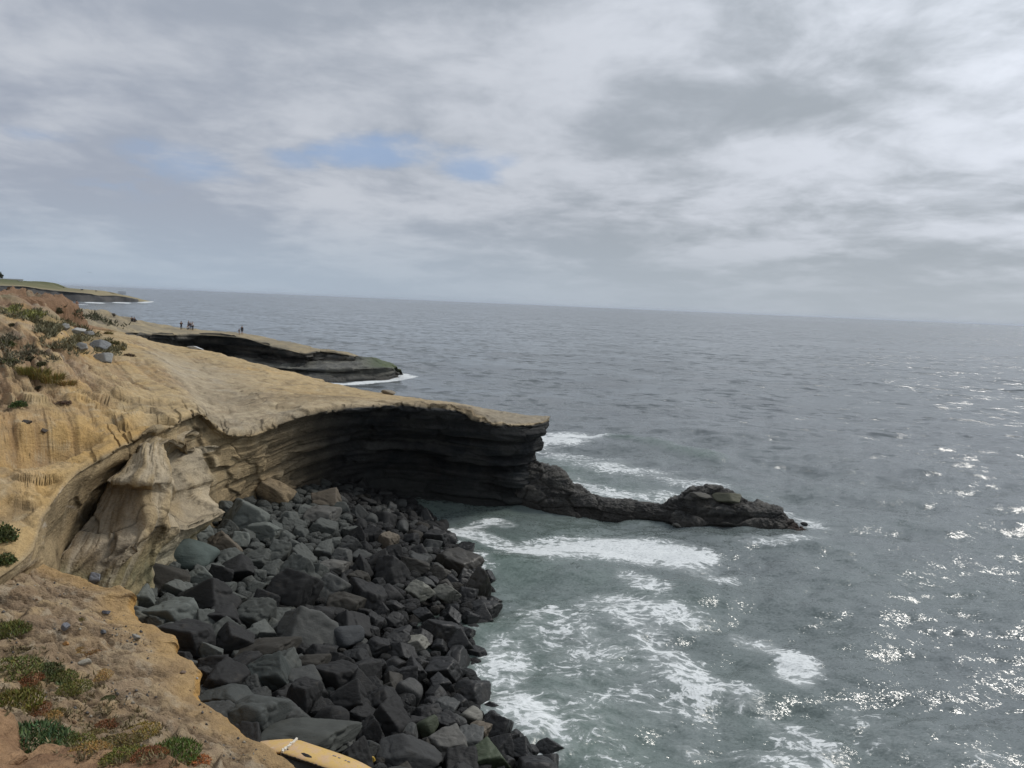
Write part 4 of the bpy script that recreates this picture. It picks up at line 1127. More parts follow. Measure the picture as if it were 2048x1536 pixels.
# ================================================================== single stones on the slopes, the reef and the shelf
STONE = [
 (206, 716, 34, .75, (.25, .255, .245), 'square grey block at the lower end of the slab scatter on the bank', (9, 12), None),
 (161, 692, 34, .55, (.25, .255, .25), 'grey split slab tilted on the grassy bank', (9, 12), None),
 (199, 691, 36, .7, (.20, .21, .215), 'dark blue-grey broken block above the square grey one', (9, 12), None),
 (151, 661, 36, .4, (.36, .36, .34), 'pale flat slab highest on the grassy bank', (9, 12), None),
 (127, 653, 26, .55, (.24, .24, .225), 'grey stone left of the pale flat slab on the bank', (9, 12), None),
 (176, 667, 26, .5, (.22, .225, .22), 'grey stone right of the pale flat slab on the bank', (9, 12), None),
 (388, 695, 36, .26, (.52, .54, .56), 'whitish slab lying on the ridge of the sandstone headland', (9, 12), None),
 (778, 785, 30, .38, (.24, .20, .145), 'low rounded boulder on the seaward edge of the headland', (22, 25), None),
 (54, 843, 16, .6, (.13, .12, .105), 'small dark stone on the eroded bank at the left edge', (9, 22), None),
 (87, 861, 16, .5, (.10, .085, .07), 'flat dark stone above the undercut scoop of the bank', (9, 22), None),
 (190, 1157, 26, .75, (.20, .21, .235), 'blue-grey stone on the sandy ledge below the buttress', (9, 22), None),
 (170, 1324, 22, .5, (.34, .31, .25), 'pale grey stone half buried in the foreground slope', (22, 25), None),
 (271, 1273, 20, .6, (.27, .255, .225), 'grey stone in the gravel patch at the sandy rim', (9, 22), None),
 (206, 1263, 14, .6, (.13, .135, .145), 'dark pebble left of the gravel patch at the rim', (9, 22), None),
 (132, 1287, 12, .8, (.42, .22, .08), 'small orange stone on the foreground slope', (9, 22), None),
 (130, 1252, 16, 1.0, (.20, .205, .225), 'upright blue-grey stone on the foreground slope', (9, 22), None),
 (212, 1224, 14, .5, (.10, .10, .11), 'dark flat pebble below the sandy ledge', (9, 22), None),
 (20, 1267, 14, .6, (.24, .25, .27), 'bluish stone near the left edge of the foreground slope', (9, 22), None),
 (366, 1344, 12, .6, (.22, .16, .12), 'reddish pebble near the notch of the sandy rim', (9, 22), None),
 (1400, 990, 46, .36, (.105, .10, .085), 'flat-topped slab perched on the reef hump', (9, 22), None),
 (1452, 994, 58, .42, (.10, .10, .07), 'layered slab on the reef hump right of the flat-topped one', (9, 22), None),
 (1608, 1049, 14, .5, (.03, .03, .03), 'small black rock in the water off the reef tip', (22, 25), None),
 (1355, 1050, 22, .4, (.12, .115, .10), 'small ledge stone on the reef flank', (22, 25), None),
 (226, 629, 12, .5, (.10, .09, .075), 'flat stone at the sea side of the farther shelf', (22, 25), None),
]
for n_, (px, py, w, hr, tone, lab, rng, _) in enumerate(STONE):
    h_ = hit(px, py+w*hr*.25)
    if h_ is None: P = Vector(Z(px, py, .1)); nd = (P-Vector(CAM)).length
    else: P, nd = h_[0], h_[2]
    r = w/F*nd/2
    rs = random.Random(50+n_)
    o = obj('stone' if r < .35 else 'boulder', PROTO[rs.randrange(*rng)])
    o.location = P+Vector((0, 0, r*hr*.30)); o.scale = (r, r*.8, r*hr/.66)
    o.rotation_euler = (rs.uniform(-.2, .2), rs.uniform(-.2, .2), rs.uniform(-.4, .4)); o.color = (*tone, .05)
    tag(o, lab, 'stone')
# the fallen sandstone block at the back of the cove
p, f = rock_shape(907, 5, sharp=80, aspect=(1, .7, .62), nplanes=9, blocky=1.0)
c = fbm(p*2, 4)*.5+.5
colr = mixc(np.array([.26, .20, .125]), np.array([.18, .14, .09]), sstep(c, .4, .6)); colr = mixc(colr, np.array([.05, .05, .045]), sstep(p[:, 2], -.02, -.22))
o = obj('fallen_block', mesh_np('fallen_block', p, f, M_ROCK, attrs={'col': colr}))
P = W(545, 986, 41.6); o.location = P; rr = 92/F*42.5/2; o.scale = (rr, rr*.9, rr*.95); o.rotation_euler = (R(8), R(22), R(-20))
tag(o, 'tan sandstone block with dark base fallen at the back of the cove', 'rock')

# gravel on the sandy slope
def gravel():
    rs = np.random.RandomState(4); vs, fs, cs, off = [], [], [], 0
    oct_v = np.array([[1, 0, 0], [-1, 0, 0], [0, 1, 0], [0, -1, 0], [0, 0, 1], [0, 0, -1.]]); oct_f = np.array([[0, 2, 4], [2, 1, 4], [1, 3, 4], [3, 0, 4], [2, 0, 5], [1, 2, 5], [3, 1, 5], [0, 3, 5]])
    n = 0
    while n < 1500:
        px, py = rs.uniform(0, 560), rs.uniform(1120, 1536)
        dens = .9 if 200 < px < 300 and 1250 < py < 1290 else .45*(fbm(np.array([[px/70, py/55, 0]]), 2)[0]+.25)
        if rs.rand() > dens: n += .25; continue
        h_ = hit(px, py, B_FORE)
        n += 1
        if h_ is None: continue
        r = .010+.035*rs.rand()**3
        q = oct_v*r*rs.uniform(.6, 1.3, 3)+rs.normal(size=(6, 3))*r*.15
        vs.append(q+np.array(h_[0])+[0, 0, r*.3]); fs.append(oct_f+off); off += 6
        base = [(.20, .19, .18), (.12, .115, .11), (.38, .34, .27), (.30, .19, .11), (.5, .48, .44)][rs.choice(5, p=[.3, .3, .2, .17, .03])]
        cs.append(np.tile(np.array(base), (6, 1)))
    tag(obj('gravel', mesh_np('gravel', np.concatenate(vs), np.concatenate(fs), M_SOIL, smooth=False, attrs={'col': np.concatenate(cs)}), kind='stuff'), 'loose gravel scattered over the sandy foreground slope', 'gravel')
gravel()

# ================================================================== plants
def leaf_mat(name):
    m, b, pr = new_mat(name)
    oi = b.new('ShaderNodeObjectInfo'); at = b.new('ShaderNodeAttribute', attribute_name='tone')
    c = b.mix(1.0, b.vmath('MULTIPLY', oi.outputs['Color'], (1.6, 1.3, 1.5)), at.outputs['Color'], 'MULTIPLY')
    b.link(c, pr.inputs['Base Color']); pr.inputs['Roughness'].default_value = .7; pr.inputs['Specular IOR Level'].default_value = .2
    return m
M_LEAF = leaf_mat('leaf'); M_TWIG = mat_plain('twig', (.10, .075, .05))
def blade_mesh(name, n, seed, kind):
    rs = np.random.RandomState(seed); vs, fs, tn = [], [], []
    for k in range(n):
        a = rs.uniform(0, 2*np.pi); rad = rs.rand()**.5
        if kind == 'grass':
            base = np.array([math.cos(a)*rad*.6, math.sin(a)*rad*.6, 0]); L = rs.uniform(.35, .8); lean = rs.uniform(.1, .75); w = .018
            d = np.array([math.cos(a+rs.normal()*.6), math.sin(a+rs.normal()*.6), 0])
            pts = [base, base+d*lean*L*.4+[0, 0, L*.6], base+d*lean*L+[0, 0, L*.85]]
        elif kind == 'mat':      # fleshy finger leaves in a low cushion
            zt = .34*(1-rad**2)+.02; base = np.array([math.cos(a)*rad, math.sin(a)*rad, zt*rs.uniform(.2, 1)]); L = rs.uniform(.10, .20); w = .022
            d = rs.normal(size=3); d[2] = abs(d[2])+.4; d /= np.linalg.norm(d)
            pts = [base, base+d*L*.6, base+d*L+[0, 0, .03]]
        else:                    # bush: leaves through an uneven dome
            u = rs.normal(size=3); u[2] = abs(u[2]); u /= np.linalg.norm(u); rr = rs.rand()**.4*(.75+.35*perlin(u[None]*1.7+seed)[0])
            base = u*rr*np.array([1, 1, .8]); L = rs.uniform(.10, .2); w = .05
            d = rs.normal(size=3)+u; d /= np.linalg.norm(d); pts = [base, base+d*L*.5, base+d*L]
        side = np.cross(pts[2]-pts[0], rs.normal(size=3)); side /= np.linalg.norm(side)+1e-9
        o = len(vs)
        vs += [pts[0]-side*w*.6, pts[0]+side*w*.6, pts[1]+side*w, pts[1]-side*w, pts[2]]
        fs += [[o, o+1, o+2], [o, o+2, o+3], [o+3, o+2, o+4]]
        tn += [np.clip(rs.uniform(.6, 1.35)*np.array([rs.uniform(.8, 1.3), 1, rs.uniform(.6, 1)]), 0, 2)]*5
    return mesh_np(name, np.array(vs), np.array(fs), M_LEAF, smooth=False, attrs={'tone': np.array(tn)})
def stem_mesh(seed, n=9):
    rs = np.random.RandomState(seed); vs, fs = [], []
    for k in range(n):
        u = rs.normal(size=3); u[2] = abs(u[2])+.4; u /= np.linalg.norm(u); e = u*rs.uniform(.6, 1.0); o = len(vs)
        s = np.cross(u, [0.3, .2, 1]); s /= np.linalg.norm(s); t = np.cross(u, s); w = .025
        vs += [s*w, (-s*.5+t*.8)*w, (-s*.5-t*.8)*w, e+s*w*.3, e+(-s*.5+t*.8)*w*.3, e+(-s*.5-t*.8)*w*.3]
        fs += [[o, o+1, o+4, o+3], [o+1, o+2, o+5, o+4], [o+2, o, o+3, o+5]]
    return mesh_np('stem', np.array(vs), np.array(fs), M_TWIG, smooth=False)
PL = {'grass': [blade_mesh('foliage', 340, 10+k, 'grass') for k in range(2)], 'mat': [blade_mesh('foliage', 1100, 20+k, 'mat') for k in range(3)], 'bush': [blade_mesh('foliage', 800, 30+k, 'bush') for k in range(3)]}
STEM = [stem_mesh(k) for k in range(2)]
G1, G2, OLV, YEL, RED, DGR = (.080, .110, .035), (.06, .09, .04), (.11, .115, .045), (.20, .165, .06), (.135, .075, .036), (.05, .060, .035)
PLANTS = [  # px, py (base), width px, kind, colour, height ratio, label
 (116, 625, 22, 'bush', DGR, .9, 'dark round bush on the shelf behind the bank, left of the shirtless person'),
 (36, 812, 30, 'bush', (.045, .085, .03), .75, 'single round green bush on the eroded bank at the left edge'),
 (128, 806, 30, 'bush', (.10, .085, .065), .4, 'dry brown low shrub right of the round green bush'),
 (78, 777, 14, 'bush', DGR, .8, 'tiny dark shrub above the dry brown one'),
 (24, 652, 14, 'bush', DGR, .9, 'small dark shrub on the upper bank beside the grey path'),
 (62, 722, 26, 'bush', DGR, .8, 'dark shrub in the upper gully of the bank'),
 (84, 730, 24, 'bush', (.05, .065, .03), .7, 'dark shrub right of its twin in the upper gully'),
 (14, 690, 34, 'bush', (.055, .075, .03), .6, 'olive shrub at the left edge of the bank'),
 (22, 726, 36, 'bush', (.06, .08, .035), .5, 'wide olive shrub below the left edge one'),
 (50, 748, 26, 'grass', (.12, .14, .045), 1.0, 'grass tuft at the upper end of the grassy ledge'),
 (75, 756, 40, 'grass', (.13, .14, .045), .9, 'broad grass tuft in the middle of the grassy ledge'),
 (105, 764, 40, 'grass', (.14, .145, .05), .8, 'broad grass tuft at the lower end of the grassy ledge'),
 (135, 770, 30, 'grass', (.16, .15, .06), .6, 'thin pale grass tuft past the grassy ledge'),
 (240, 700, 26, 'bush', OLV, .6, 'olive shrub at the right tip of the green bank'),
 (258, 712, 28, 'bush', (.085, .08, .055), .4, 'dry grey shrub right of the square grey block'),
 (228, 688, 24, 'bush', (.08, .095, .04), .6, 'small green shrub above the dry grey one'),
 (216, 668, 22, 'bush', OLV, .5, 'low shrub near the top edge of the green bank'),
 (8, 1078, 50, 'bush', (.055, .085, .035), 1.1, 'leafy green shrub at the left edge above the sandy slope'),
 (10, 1125, 44, 'bush', (.05, .08, .03), .8, 'leafy green shrub below the taller one at the left edge'),
 (20, 1262, 46, 'mat', G1, .9, 'bright green cushion plant at the left edge of the foreground'),
 (25, 1338, 66, 'mat', G1, .5, 'flat green mat above the reddish one at the left edge'),
 (45, 1362, 44, 'mat', RED, .5, 'reddish mat between two green ones at the left edge'),
 (92, 1340, 40, 'mat', G2, .6, 'upper green mat of the diagonal row'),
 (118, 1356, 44, 'mat', G1, .6, 'middle green mat of the diagonal row'),
 (150, 1376, 40, 'mat', (.095, .12, .035), .6, 'lower green mat of the diagonal row'),
 (46, 1376, 40, 'mat', OLV, .5, 'olive mat below the reddish one at the left edge'),
 (22, 1412, 70, 'mat', (.085, .10, .025), .8, 'large olive cushion at the left edge above the earth bank'),
 (64, 1420, 40, 'mat', RED, .5, 'red-brown mat right of the large olive cushion'),
 (90, 1436, 36, 'mat', YEL, .4, 'yellowing mat above the big green cushion'),
 (110, 1424, 22, 'mat', OLV, .7, 'small olive cushion standing alone in mid slope'),
 (50, 1482, 84, 'mat', (.05, .10, .045), .75, 'big blue-green cushion beside the red earth bank'),
 (96, 1484, 60, 'mat', (.065, .105, .04), .6, 'green cushion joined to the big blue-green one'),
 (140, 1492, 56, 'mat', (.10, .125, .035), .5, 'yellow-green mat right of the big cushions'),
 (180, 1502, 46, 'mat', YEL, .45, 'yellowish mat in the bottom row of plants'),
 (236, 1488, 50, 'mat', OLV, .5, 'olive mat above the bottom row'),
 (252, 1515, 56, 'mat', (.10, .13, .035), .5, 'light green mat left of the rust-red one'),
 (300, 1512, 46, 'mat', RED, .5, 'rust-red mat left of the bright green cushion'),
 (342, 1512, 70, 'mat', (.07, .125, .035), .85, 'bright green cushion rightmost in the bottom row'),
 (385, 1528, 44, 'mat', (.26, .13, .05), .4, 'orange mat right of the bright green cushion'),
 (285, 1462, 44, 'mat', (.16, .155, .045), .45, 'thin yellow-green mat above the bright green cushion'),
 (218, 1452, 34, 'mat', RED, .6, 'red-brown cushion near the crack in the slope'),
 (190, 1470, 30, 'mat', OLV, .5, 'small olive mat left of the red-brown cushion'),
 (155, 1300, 26, 'mat', YEL, .4, 'small yellowish mat in the upper foreground'),
 (182, 1308, 26, 'mat', (.16, .12, .05), .5, 'brownish mat beside the small yellowish one'),
 (198, 1350, 34, 'mat', YEL, .35, 'thin yellow mat in the middle foreground'),
 (216, 1398, 18, 'mat', G2, .7, 'tiny green tuft in the middle foreground'),
 (160, 1240, 16, 'mat', OLV, .5, 'tiny olive tuft in the upper foreground'),
]
for n_, (px, py, w, kind, colr, hr, lab) in enumerate(PLANTS):
    h_ = hit(px, py)
    if h_ is None: print('plant miss', lab); continue
    P, nd = h_[0], h_[2]
    r = w/F*nd/2*(1.5 if kind == 'grass' else 1.12); rs = random.Random(n_)
    t = obj('shrub' if kind == 'bush' else ('grass_tuft' if kind == 'grass' else 'cushion_plant'), None)
    t.location = P-Vector((0, 0, r*.06)); w2 = 1.25 if kind == 'mat' else 1.0; t.scale = (r*w2, r*w2*.9, r*hr/(.8 if kind != 'mat' else .62)); t.rotation_euler = (0, 0, rs.uniform(0, 6.28))
    tag(t, lab, 'shrub' if kind == 'bush' else ('grass' if kind == 'grass' else 'plant'))
    fo_ = obj('foliage', PL[kind][rs.randrange(len(PL[kind]))], t); fo_.color = (*colr, 1)
    if kind == 'bush': obj('stem', STEM[n_ % 2], t)

def ground_cover():
    """thin weeds and dry grass on the bank, past counting"""
    rs = np.random.RandomState(9); vs, fs, tn, off = [], [], [], 0
    zones = [([(0, 610), (60, 612), (130, 640), (250, 690), (250, 715), (130, 690), (50, 650), (0, 625)], 4200, (.15, .14, .075)), ([(0, 655), (60, 690), (120, 720), (30, 735), (0, 735)], 1000, (.12, .11, .065)),
             ([(60, 640), (130, 655), (220, 700), (150, 715), (80, 690)], 1400, (.16, .145, .08)), ([(0, 618), (40, 612), (90, 632), (60, 640)], 800, (.22, .22, .06)),
             ([(0, 1230), (120, 1320), (320, 1440), (420, 1536), (150, 1536), (0, 1420)], 2600, (.17, .135, .065)), ([(90, 1330), (160, 1370), (130, 1390), (80, 1350)], 250, (.09, .12, .04)),
             ([(115, 610), (250, 640), (250, 660), (160, 640)], 500, (.085, .085, .045))]
    for poly, n, c in zones:
        poly = np.array(poly, float); lo, hi = poly.min(0), poly.max(0)
        def inside(p):
            k = False; j = len(poly)-1
            for i in range(len(poly)):
                if (poly[i, 1] > p[1]) != (poly[j, 1] > p[1]) and p[0] < (poly[j, 0]-poly[i, 0])*(p[1]-poly[i, 1])/(poly[j, 1]-poly[i, 1])+poly[i, 0]: k = not k
                j = i
            return k
        for _ in range(n):
            p = rs.uniform(lo, hi)
            if not inside(p): continue
            if math.sin(p[0]/11+2*math.sin(p[1]/9))+math.sin(p[1]/6.3+p[0]/23) < -.2: continue
            h_ = hit(*p)
            if h_ is None: continue
            L = (.0045*h_[2]+.02)*rs.uniform(.5, 1.3)
            for b_ in range(4):
                d = rs.normal(size=3); d[2] = abs(d[2])+.5; d /= np.linalg.norm(d); s = np.cross(d, rs.normal(size=3)); s /= np.linalg.norm(s)
                b0 = np.array(h_[0])+rs.normal(size=3)*L*.4*[1, 1, .1]
                vs += [b0-s*L*.16, b0+s*L*.16, b0+d*L]; fs.append([off, off+1, off+2]); off += 3
                tn += [np.array(c)*rs.uniform(.6, 1.4)]*3
    m = M_COVER
    tag(obj('ground_cover', mesh_np('ground_cover', np.array(vs), np.array(fs), m, smooth=False, attrs={'col': np.array(tn)}), kind='stuff'), 'thin weeds and dry grass over the eroded bank and sandy slope', 'weeds')
M_COVER, _cb, _cp = new_mat('weeds')
_a = _cb.new('ShaderNodeAttribute', attribute_name='col'); _cb.link(_a.outputs['Color'], _cp.inputs['Base Color']); _cp.inputs['Roughness'].default_value = .8
ground_cover()

# ================================================================== people
SKIN = mat_plain('skin', (.36, .20, .13), .6, .1); HAIR = mat_plain('hair', (.02, .015, .012), .6, .1)
def skin_mesh(name, pts, edges, rad, mat, root=0, sub=2):
    me = bpy.data.meshes.new(name); me.from_pydata(pts, edges, []); me.update()
    o = bpy.data.objects.new(name+'_tmp', me); COL.objects.link(o)
    md = o.modifiers.new('s', 'SKIN'); ss = o.modifiers.new('d', 'SUBSURF'); ss.levels = ss.render_levels = sub
    for i, v in enumerate(me.skin_vertices[0].data):
        v.radius = rad[i] if isinstance(rad[i], tuple) else (rad[i], rad[i]); v.use_root = (i == root)
    dg = bpy.context.evaluated_depsgraph_get(); ev = o.evaluated_get(dg)
    out = bpy.data.meshes.new_from_object(ev); out.name = name
    bpy.data.objects.remove(o, do_unlink=True)
    out.materials.clear(); out.materials.append(mat)
    for p in out.polygons: p.use_smooth = True
    return out
def person(pose, shirt, legs, label, px, py, face=0.0, height=1.75, which=None, dress=False, bare=False):
    # joints for a 1.75 m figure; front is -y
    J = dict(pel=(0, 0, .95), belly=(0, 0, 1.10), chest=(0, .01, 1.32), neck=(0, .01, 1.48), head0=(0, -.01, 1.57), head1=(0, -.01, 1.68))
    for s, n in ((-1, 'l'), (1, 'r')):
        J['hip'+n] = (s*.09, 0, .90); J['kne'+n] = (s*.10, -.01, .50); J['ank'+n] = (s*.10, .02, .08); J['toe'+n] = (s*.11, -.15, .04)
        J['sho'+n] = (s*.19, .01, 1.42); J['elb'+n] = (s*.25, .03, 1.14); J['wri'+n] = (s*.26, -.04, .90); J['han'+n] = (s*.26, -.07, .80)
    if pose == 'walk':
        J['knel'] = (-.10, -.16, .52); J['ankl'] = (-.10, -.12, .10); J['toel'] = (-.10, -.28, .06); J['kner'] = (.10, .06, .50); J['ankr'] = (.10, .26, .12); J['toer'] = (.10, .12, .04)
        J['elbl'] = (-.30, .10, 1.16); J['wril'] = (-.34, .06, .94); J['hanl'] = (-.35, .03, .85); J['elbr'] = (.32, .02, 1.16); J['wrir'] = (.34, -.14, 1.0); J['hanr'] = (.34, -.22, .95)
    if pose == 'arms':          # holding something in front of the chest
        for s, n in ((-1, 'l'), (1, 'r')):
            J['elb'+n] = (s*.28, -.05, 1.18); J['wri'+n] = (s*.10, -.26, 1.28); J['han'+n] = (s*.04, -.30, 1.34)
    if pose == 'sit':
        dz = -.78
        for k in list(J):
            if k[:3] in ('pel', 'bel', 'che', 'nec', 'hea', 'hip', 'sho', 'elb', 'wri', 'han'): J[k] = (J[k][0], J[k][1], J[k][2]+dz)
        for s, n in ((-1, 'l'), (1, 'r')):
            J['kne'+n] = (s*.14, -.38, .44); J['ank'+n] = (s*.13, -.58, .08); J['toe'+n] = (s*.13, -.75, .04); J['elb'+n] = (s*.26, -.14, .42); J['wri'+n] = (s*.12, -.34, .46); J['han'+n] = (s*.06, -.40, .46)
    k = height/1.75
    names = list(J); idx = {n: i for i, n in enumerate(names)}
    P = [tuple(c*k for c in J[n]) for n in names]
    E = [('pel', 'belly'), ('belly', 'chest'), ('chest', 'neck'), ('neck', 'head0'), ('head0', 'head1')]
    for n in 'lr': E += [('pel', 'hip'+n), ('hip'+n, 'kne'+n), ('kne'+n, 'ank'+n), ('ank'+n, 'toe'+n), ('chest', 'sho'+n), ('sho'+n, 'elb'+n), ('elb'+n, 'wri'+n), ('wri'+n, 'han'+n)]
    rad = dict(pel=(.15, .11), belly=(.135, .10), chest=(.16, .11), neck=.055, head0=.085, head1=.095, hip=.085, kne=.058, ank=.04, toe=.035, sho=.06, elb=.042, wri=.032, han=.035)
    rd = lambda n, f=1.0: (tuple(r*k*f for r in rad[n]) if isinstance(rad.get(n), tuple) else (rad[n] if n in rad else rad[n[:3]])*k*f)
    t = obj('person', None); tag(t, label, 'person')
    obj('body', skin_mesh('body', P, [(idx[a], idx[b]) for a, b in E], [rd(n) for n in names], SKIN, idx['pel']), t)
    def part(nm, keys, f, mat, root):
        ii = {n: i for i, n in enumerate(keys)}
        obj(nm, skin_mesh(nm, [P[idx[n]] for n in keys], [(ii[a], ii[b]) for a, b in E if a in ii and b in ii], [rd(n, f) for n in keys], mat, ii[root]), t)
    if not bare: part('shirt', ['pel', 'belly', 'chest', 'neck', 'shol', 'shor', 'elbl', 'elbr'] if not dress else ['pel', 'belly', 'chest', 'neck', 'hipl', 'hipr', 'shol', 'shor', 'elbl', 'elbr', 'wril', 'wrir'], 1.22, shirt, 'chest')
    part('shorts' if bare or dress else 'trousers', ['pel', 'hipl', 'hipr', 'knel', 'kner'] + ([] if bare or dress else ['ankl', 'ankr']), 1.18, legs, 'pel')
    hv, hf = ICO[2]; hc = np.array(J['head1'])*k
    hp = hv*np.array([.100, .108, .105])*k; keep = hv[:, 2]*.75+hv[:, 1]*.6 > -.05
    ff = np.array([f for f in hf if keep[f].all()])
    obj('hair', mesh_np('hair', hp+hc+[0, .012*k, .025*k], ff, HAIR), t)
    h_ = hit(px, py, which)
    t.location = h_[0]; t.rotation_euler = (0, 0, face)
    return t
C_BLK = mat_plain('black_cloth', (.015, .016, .02), .9); C_WHT = mat_plain('white_cloth', (.62, .62, .64), .9, .1); C_GRY = mat_plain('grey_cloth', (.16, .17, .20), .9); C_NAV = mat_plain('navy_cloth', (.03, .035, .06), .9); C_RED = mat_plain('maroon_cloth', (.06, .02, .025), .9); C_PNK = mat_plain('beige_cloth', (.36, .27, .22), .9)
person('walk', None, C_RED, 'shirtless person in dark shorts walking away on the shelf', 154, 622, R(190), bare=True, which=B_FAR)
person('sit', C_BLK, C_BLK, 'left of two seated people in black at the shelf edge', 264, 643, R(180), which=B_FAR)
person('sit', C_NAV, C_BLK, 'right of two seated people in black at the shelf edge', 269, 644, R(170), which=B_FAR)
person('arms', C_BLK, C_BLK, 'person in black standing alone left of the group, arms raised to chest', 362.5, 660, R(200), which=B_FAR)
person('stand', C_GRY, C_NAV, 'tall person in grey behind the group on the shelf', 377.5, 658.5, R(160), which=B_FAR)
person('sit', C_WHT, C_BLK, 'person in white and black sitting low at the left of the group', 375.5, 659, R(190), which=B_FAR)
person('arms', C_NAV, C_NAV, 'person in dark blue in the middle of the group', 381.5, 660, R(215), 1.62, which=B_FAR)
person('stand', C_WHT, C_BLK, 'person in white top and dark trousers at the right of the group', 385.5, 661, R(150), which=B_FAR)
person('stand', C_GRY, C_PNK, 'small child in grey top beside the adult in black', 478.5, 669.5, R(180), 1.22, which=B_FAR)
person('stand', C_BLK, C_BLK, 'adult in long black clothes beside the small child', 484, 669, R(185), 1.72, which=B_FAR, dress=True)

# ================================================================== the snapped surfboard
def worn_resin():
    m, b, pr = new_mat('faded_yellow_resin')
    tc = b.new('ShaderNodeTexCoord'); p = tc.outputs['Object']
    n1 = b.noise(p, 3.2, 6, .65); n2 = b.noise(p, 14.0, 5, .7); n3 = b.noise(b.vmath('MULTIPLY', p, (.6, 3, 1)), 5.0, 4, .6)
    c = b.mix(b.ramp(n1, .40, .62), (.60, .40, .13), (.56, .38, .22))
    c = b.mix(b.ramp(n2, .58, .72, 0, .7), c, (.36, .22, .09)); c = b.mix(b.ramp(n3, .62, .75, 0, .6), c, (.68, .60, .44))
    b.link(c, pr.inputs['Base Color']); b.link(b.ramp(n2, .3, .7, .35, .75), pr.inputs['Roughness'])
    return m
def surfboard():
    M_Y = worn_resin(); M_E = mat_plain('white_foam_core', (.68, .64, .55), .9, .15, 20); M_K = mat_plain('black_rail', (.02, .02, .02), .6); M_I = mat_plain('blue_ink', (.10, .13, .26), .7, .1)
    def slab(name, outl, th, camber, mat, parent):
        outl = np.array(outl, float); c = outl.mean(0); rings = []
        for f_, z_ in ((.0, th*.55+camber), (.55, th*.5+camber*.75), (.90, th*.36), (.985, th*.14), (1.0, 0), (.985, -th*.2), (.88, -th*.42), (.5, -th*.5), (.0, -th*.5)):
            q = c+(outl-c)*max(f_, .002); rings.append(np.column_stack([q, np.full(len(q), z_)]))
        v = np.concatenate(rings); n = len(outl); f = []
        for r_ in range(len(rings)-1):
            for k in range(n): f.append([r_*n+k, r_*n+(k+1) % n, (r_+1)*n+(k+1) % n, (r_+1)*n+k])
        return obj(name, mesh_np(name, v, f, mat), parent)
    a = W(563, 1507, 17.4); wd = .78
    yf = min(np.linspace(17.0, 19.5, 200), key=lambda y: abs(np.linalg.norm(W(589, 1479, y)-a)-wd))
    far_l = W(589, 1479, yf); b = W(725, 1562, 16.9)
    root = obj('surfboard', None); tag(root, 'snapped yellow surfboard lying across the dark boulders at the bottom', 'surfboard')
    X = b-a; L = np.linalg.norm(X); X = X/L
    Zv = np.cross(X, far_l-a); Zv /= np.linalg.norm(Zv); Zv *= np.sign(Zv[2]); Yv = np.cross(Zv, X)
    root.matrix_world = Matrix(((X[0], Yv[0], Zv[0], a[0]), (X[1], Yv[1], Zv[1], a[1]), (X[2], Yv[2], Zv[2], a[2]), (0, 0, 0, 1)))
    t = np.linspace(0, 1, 26); prof = wd*np.sqrt(np.clip(1-np.clip((t-.35)/.65, 0, 1)**2.4, 0, 1))
    up_ = [(x*L*1.12, wd*.5+p*.5) for x, p in zip(t, prof)]; dn = [(x*L*1.12, wd*.5-p*.5) for x, p in zip(t[::-1], prof[::-1])]
    d1 = slab('deck', up_+dn[1:], .13, .03, M_Y, root)
    # white foam at the break and along the chipped near rail
    bm = bmesh.new()
    def bxx(bm, c, s):
        m = bmesh.ops.create_cube(bm, size=1)
        for v in m['verts']: v.co = Vector((v.co.x*s[0]+c[0], v.co.y*s[1]+c[1], v.co.z*s[2]+c[2]))
    for k in range(14):
        rs = random.Random(k); bxx(bm, (rs.uniform(-.03, .015), wd*(k+.5)/14, .015), (.05, wd/14*.98, .09+rs.uniform(-.02, .02)))
    me = bpy.data.meshes.new('broken_edge'); bm.to_mesh(me); bm.free(); me.materials.append(M_E); obj('broken_edge', me, d1)
    bm = bmesh.new()
    for k in range(30):
        rs = random.Random(k+40); x = L*.98*(k+.5)/30*.8; bxx(bm, (x, -.002, -.008), (L/30*.8, .03, .05+rs.uniform(-.015, .01)))
    me = bpy.data.meshes.new('rail'); bm.to_mesh(me); bm.free(); me.materials.append(M_K); obj('rail', me, d1)
    bm = bmesh.new()
    for (x, y, w_, h__) in ((.52, .45, .10, .014), (.58, .437, .06, .018), (.66, .42, .05, .016), (.70, .41, .07, .022)):
        bxx(bm, (x*L*1.05, y, .108), (w_, h__, .006))
    me = bpy.data.meshes.new('marking'); bm.to_mesh(me); bm.free(); me.materials.append(M_I); obj('marking', me, d1)
    # the other piece, bent down behind the break
    tail = slab('tail_piece', [(-.02, .05), (-.02, .76), (-.35, .74), (-.75, .66), (-1.1, .52), (-1.2, .40), (-1.1, .27), (-.7, .13), (-.35, .07)], .12, .02, M_Y, root)
    tail.rotation_euler = (0, R(-16), R(4)); tail.location = (-.02, .02, -.01)
    return root
surfboard()
def yellow_shard():
    p, f = rock_shape(77, 3, sharp=20, aspect=(1, .16, .8)); me = mesh_np('surfboard_fragment', p, f, mat_plain('yellow_shard_resin', (.60, .40, .08), .5, .25))
    o = obj('surfboard_fragment', me); o.location = W(741, 1524, 19.0); o.scale = (.16, .3, .30); o.rotation_euler = (R(15), R(-35), R(10))
    tag(o, 'small yellow fragment wedged between boulders right of the surfboard', 'debris')
yellow_shard()

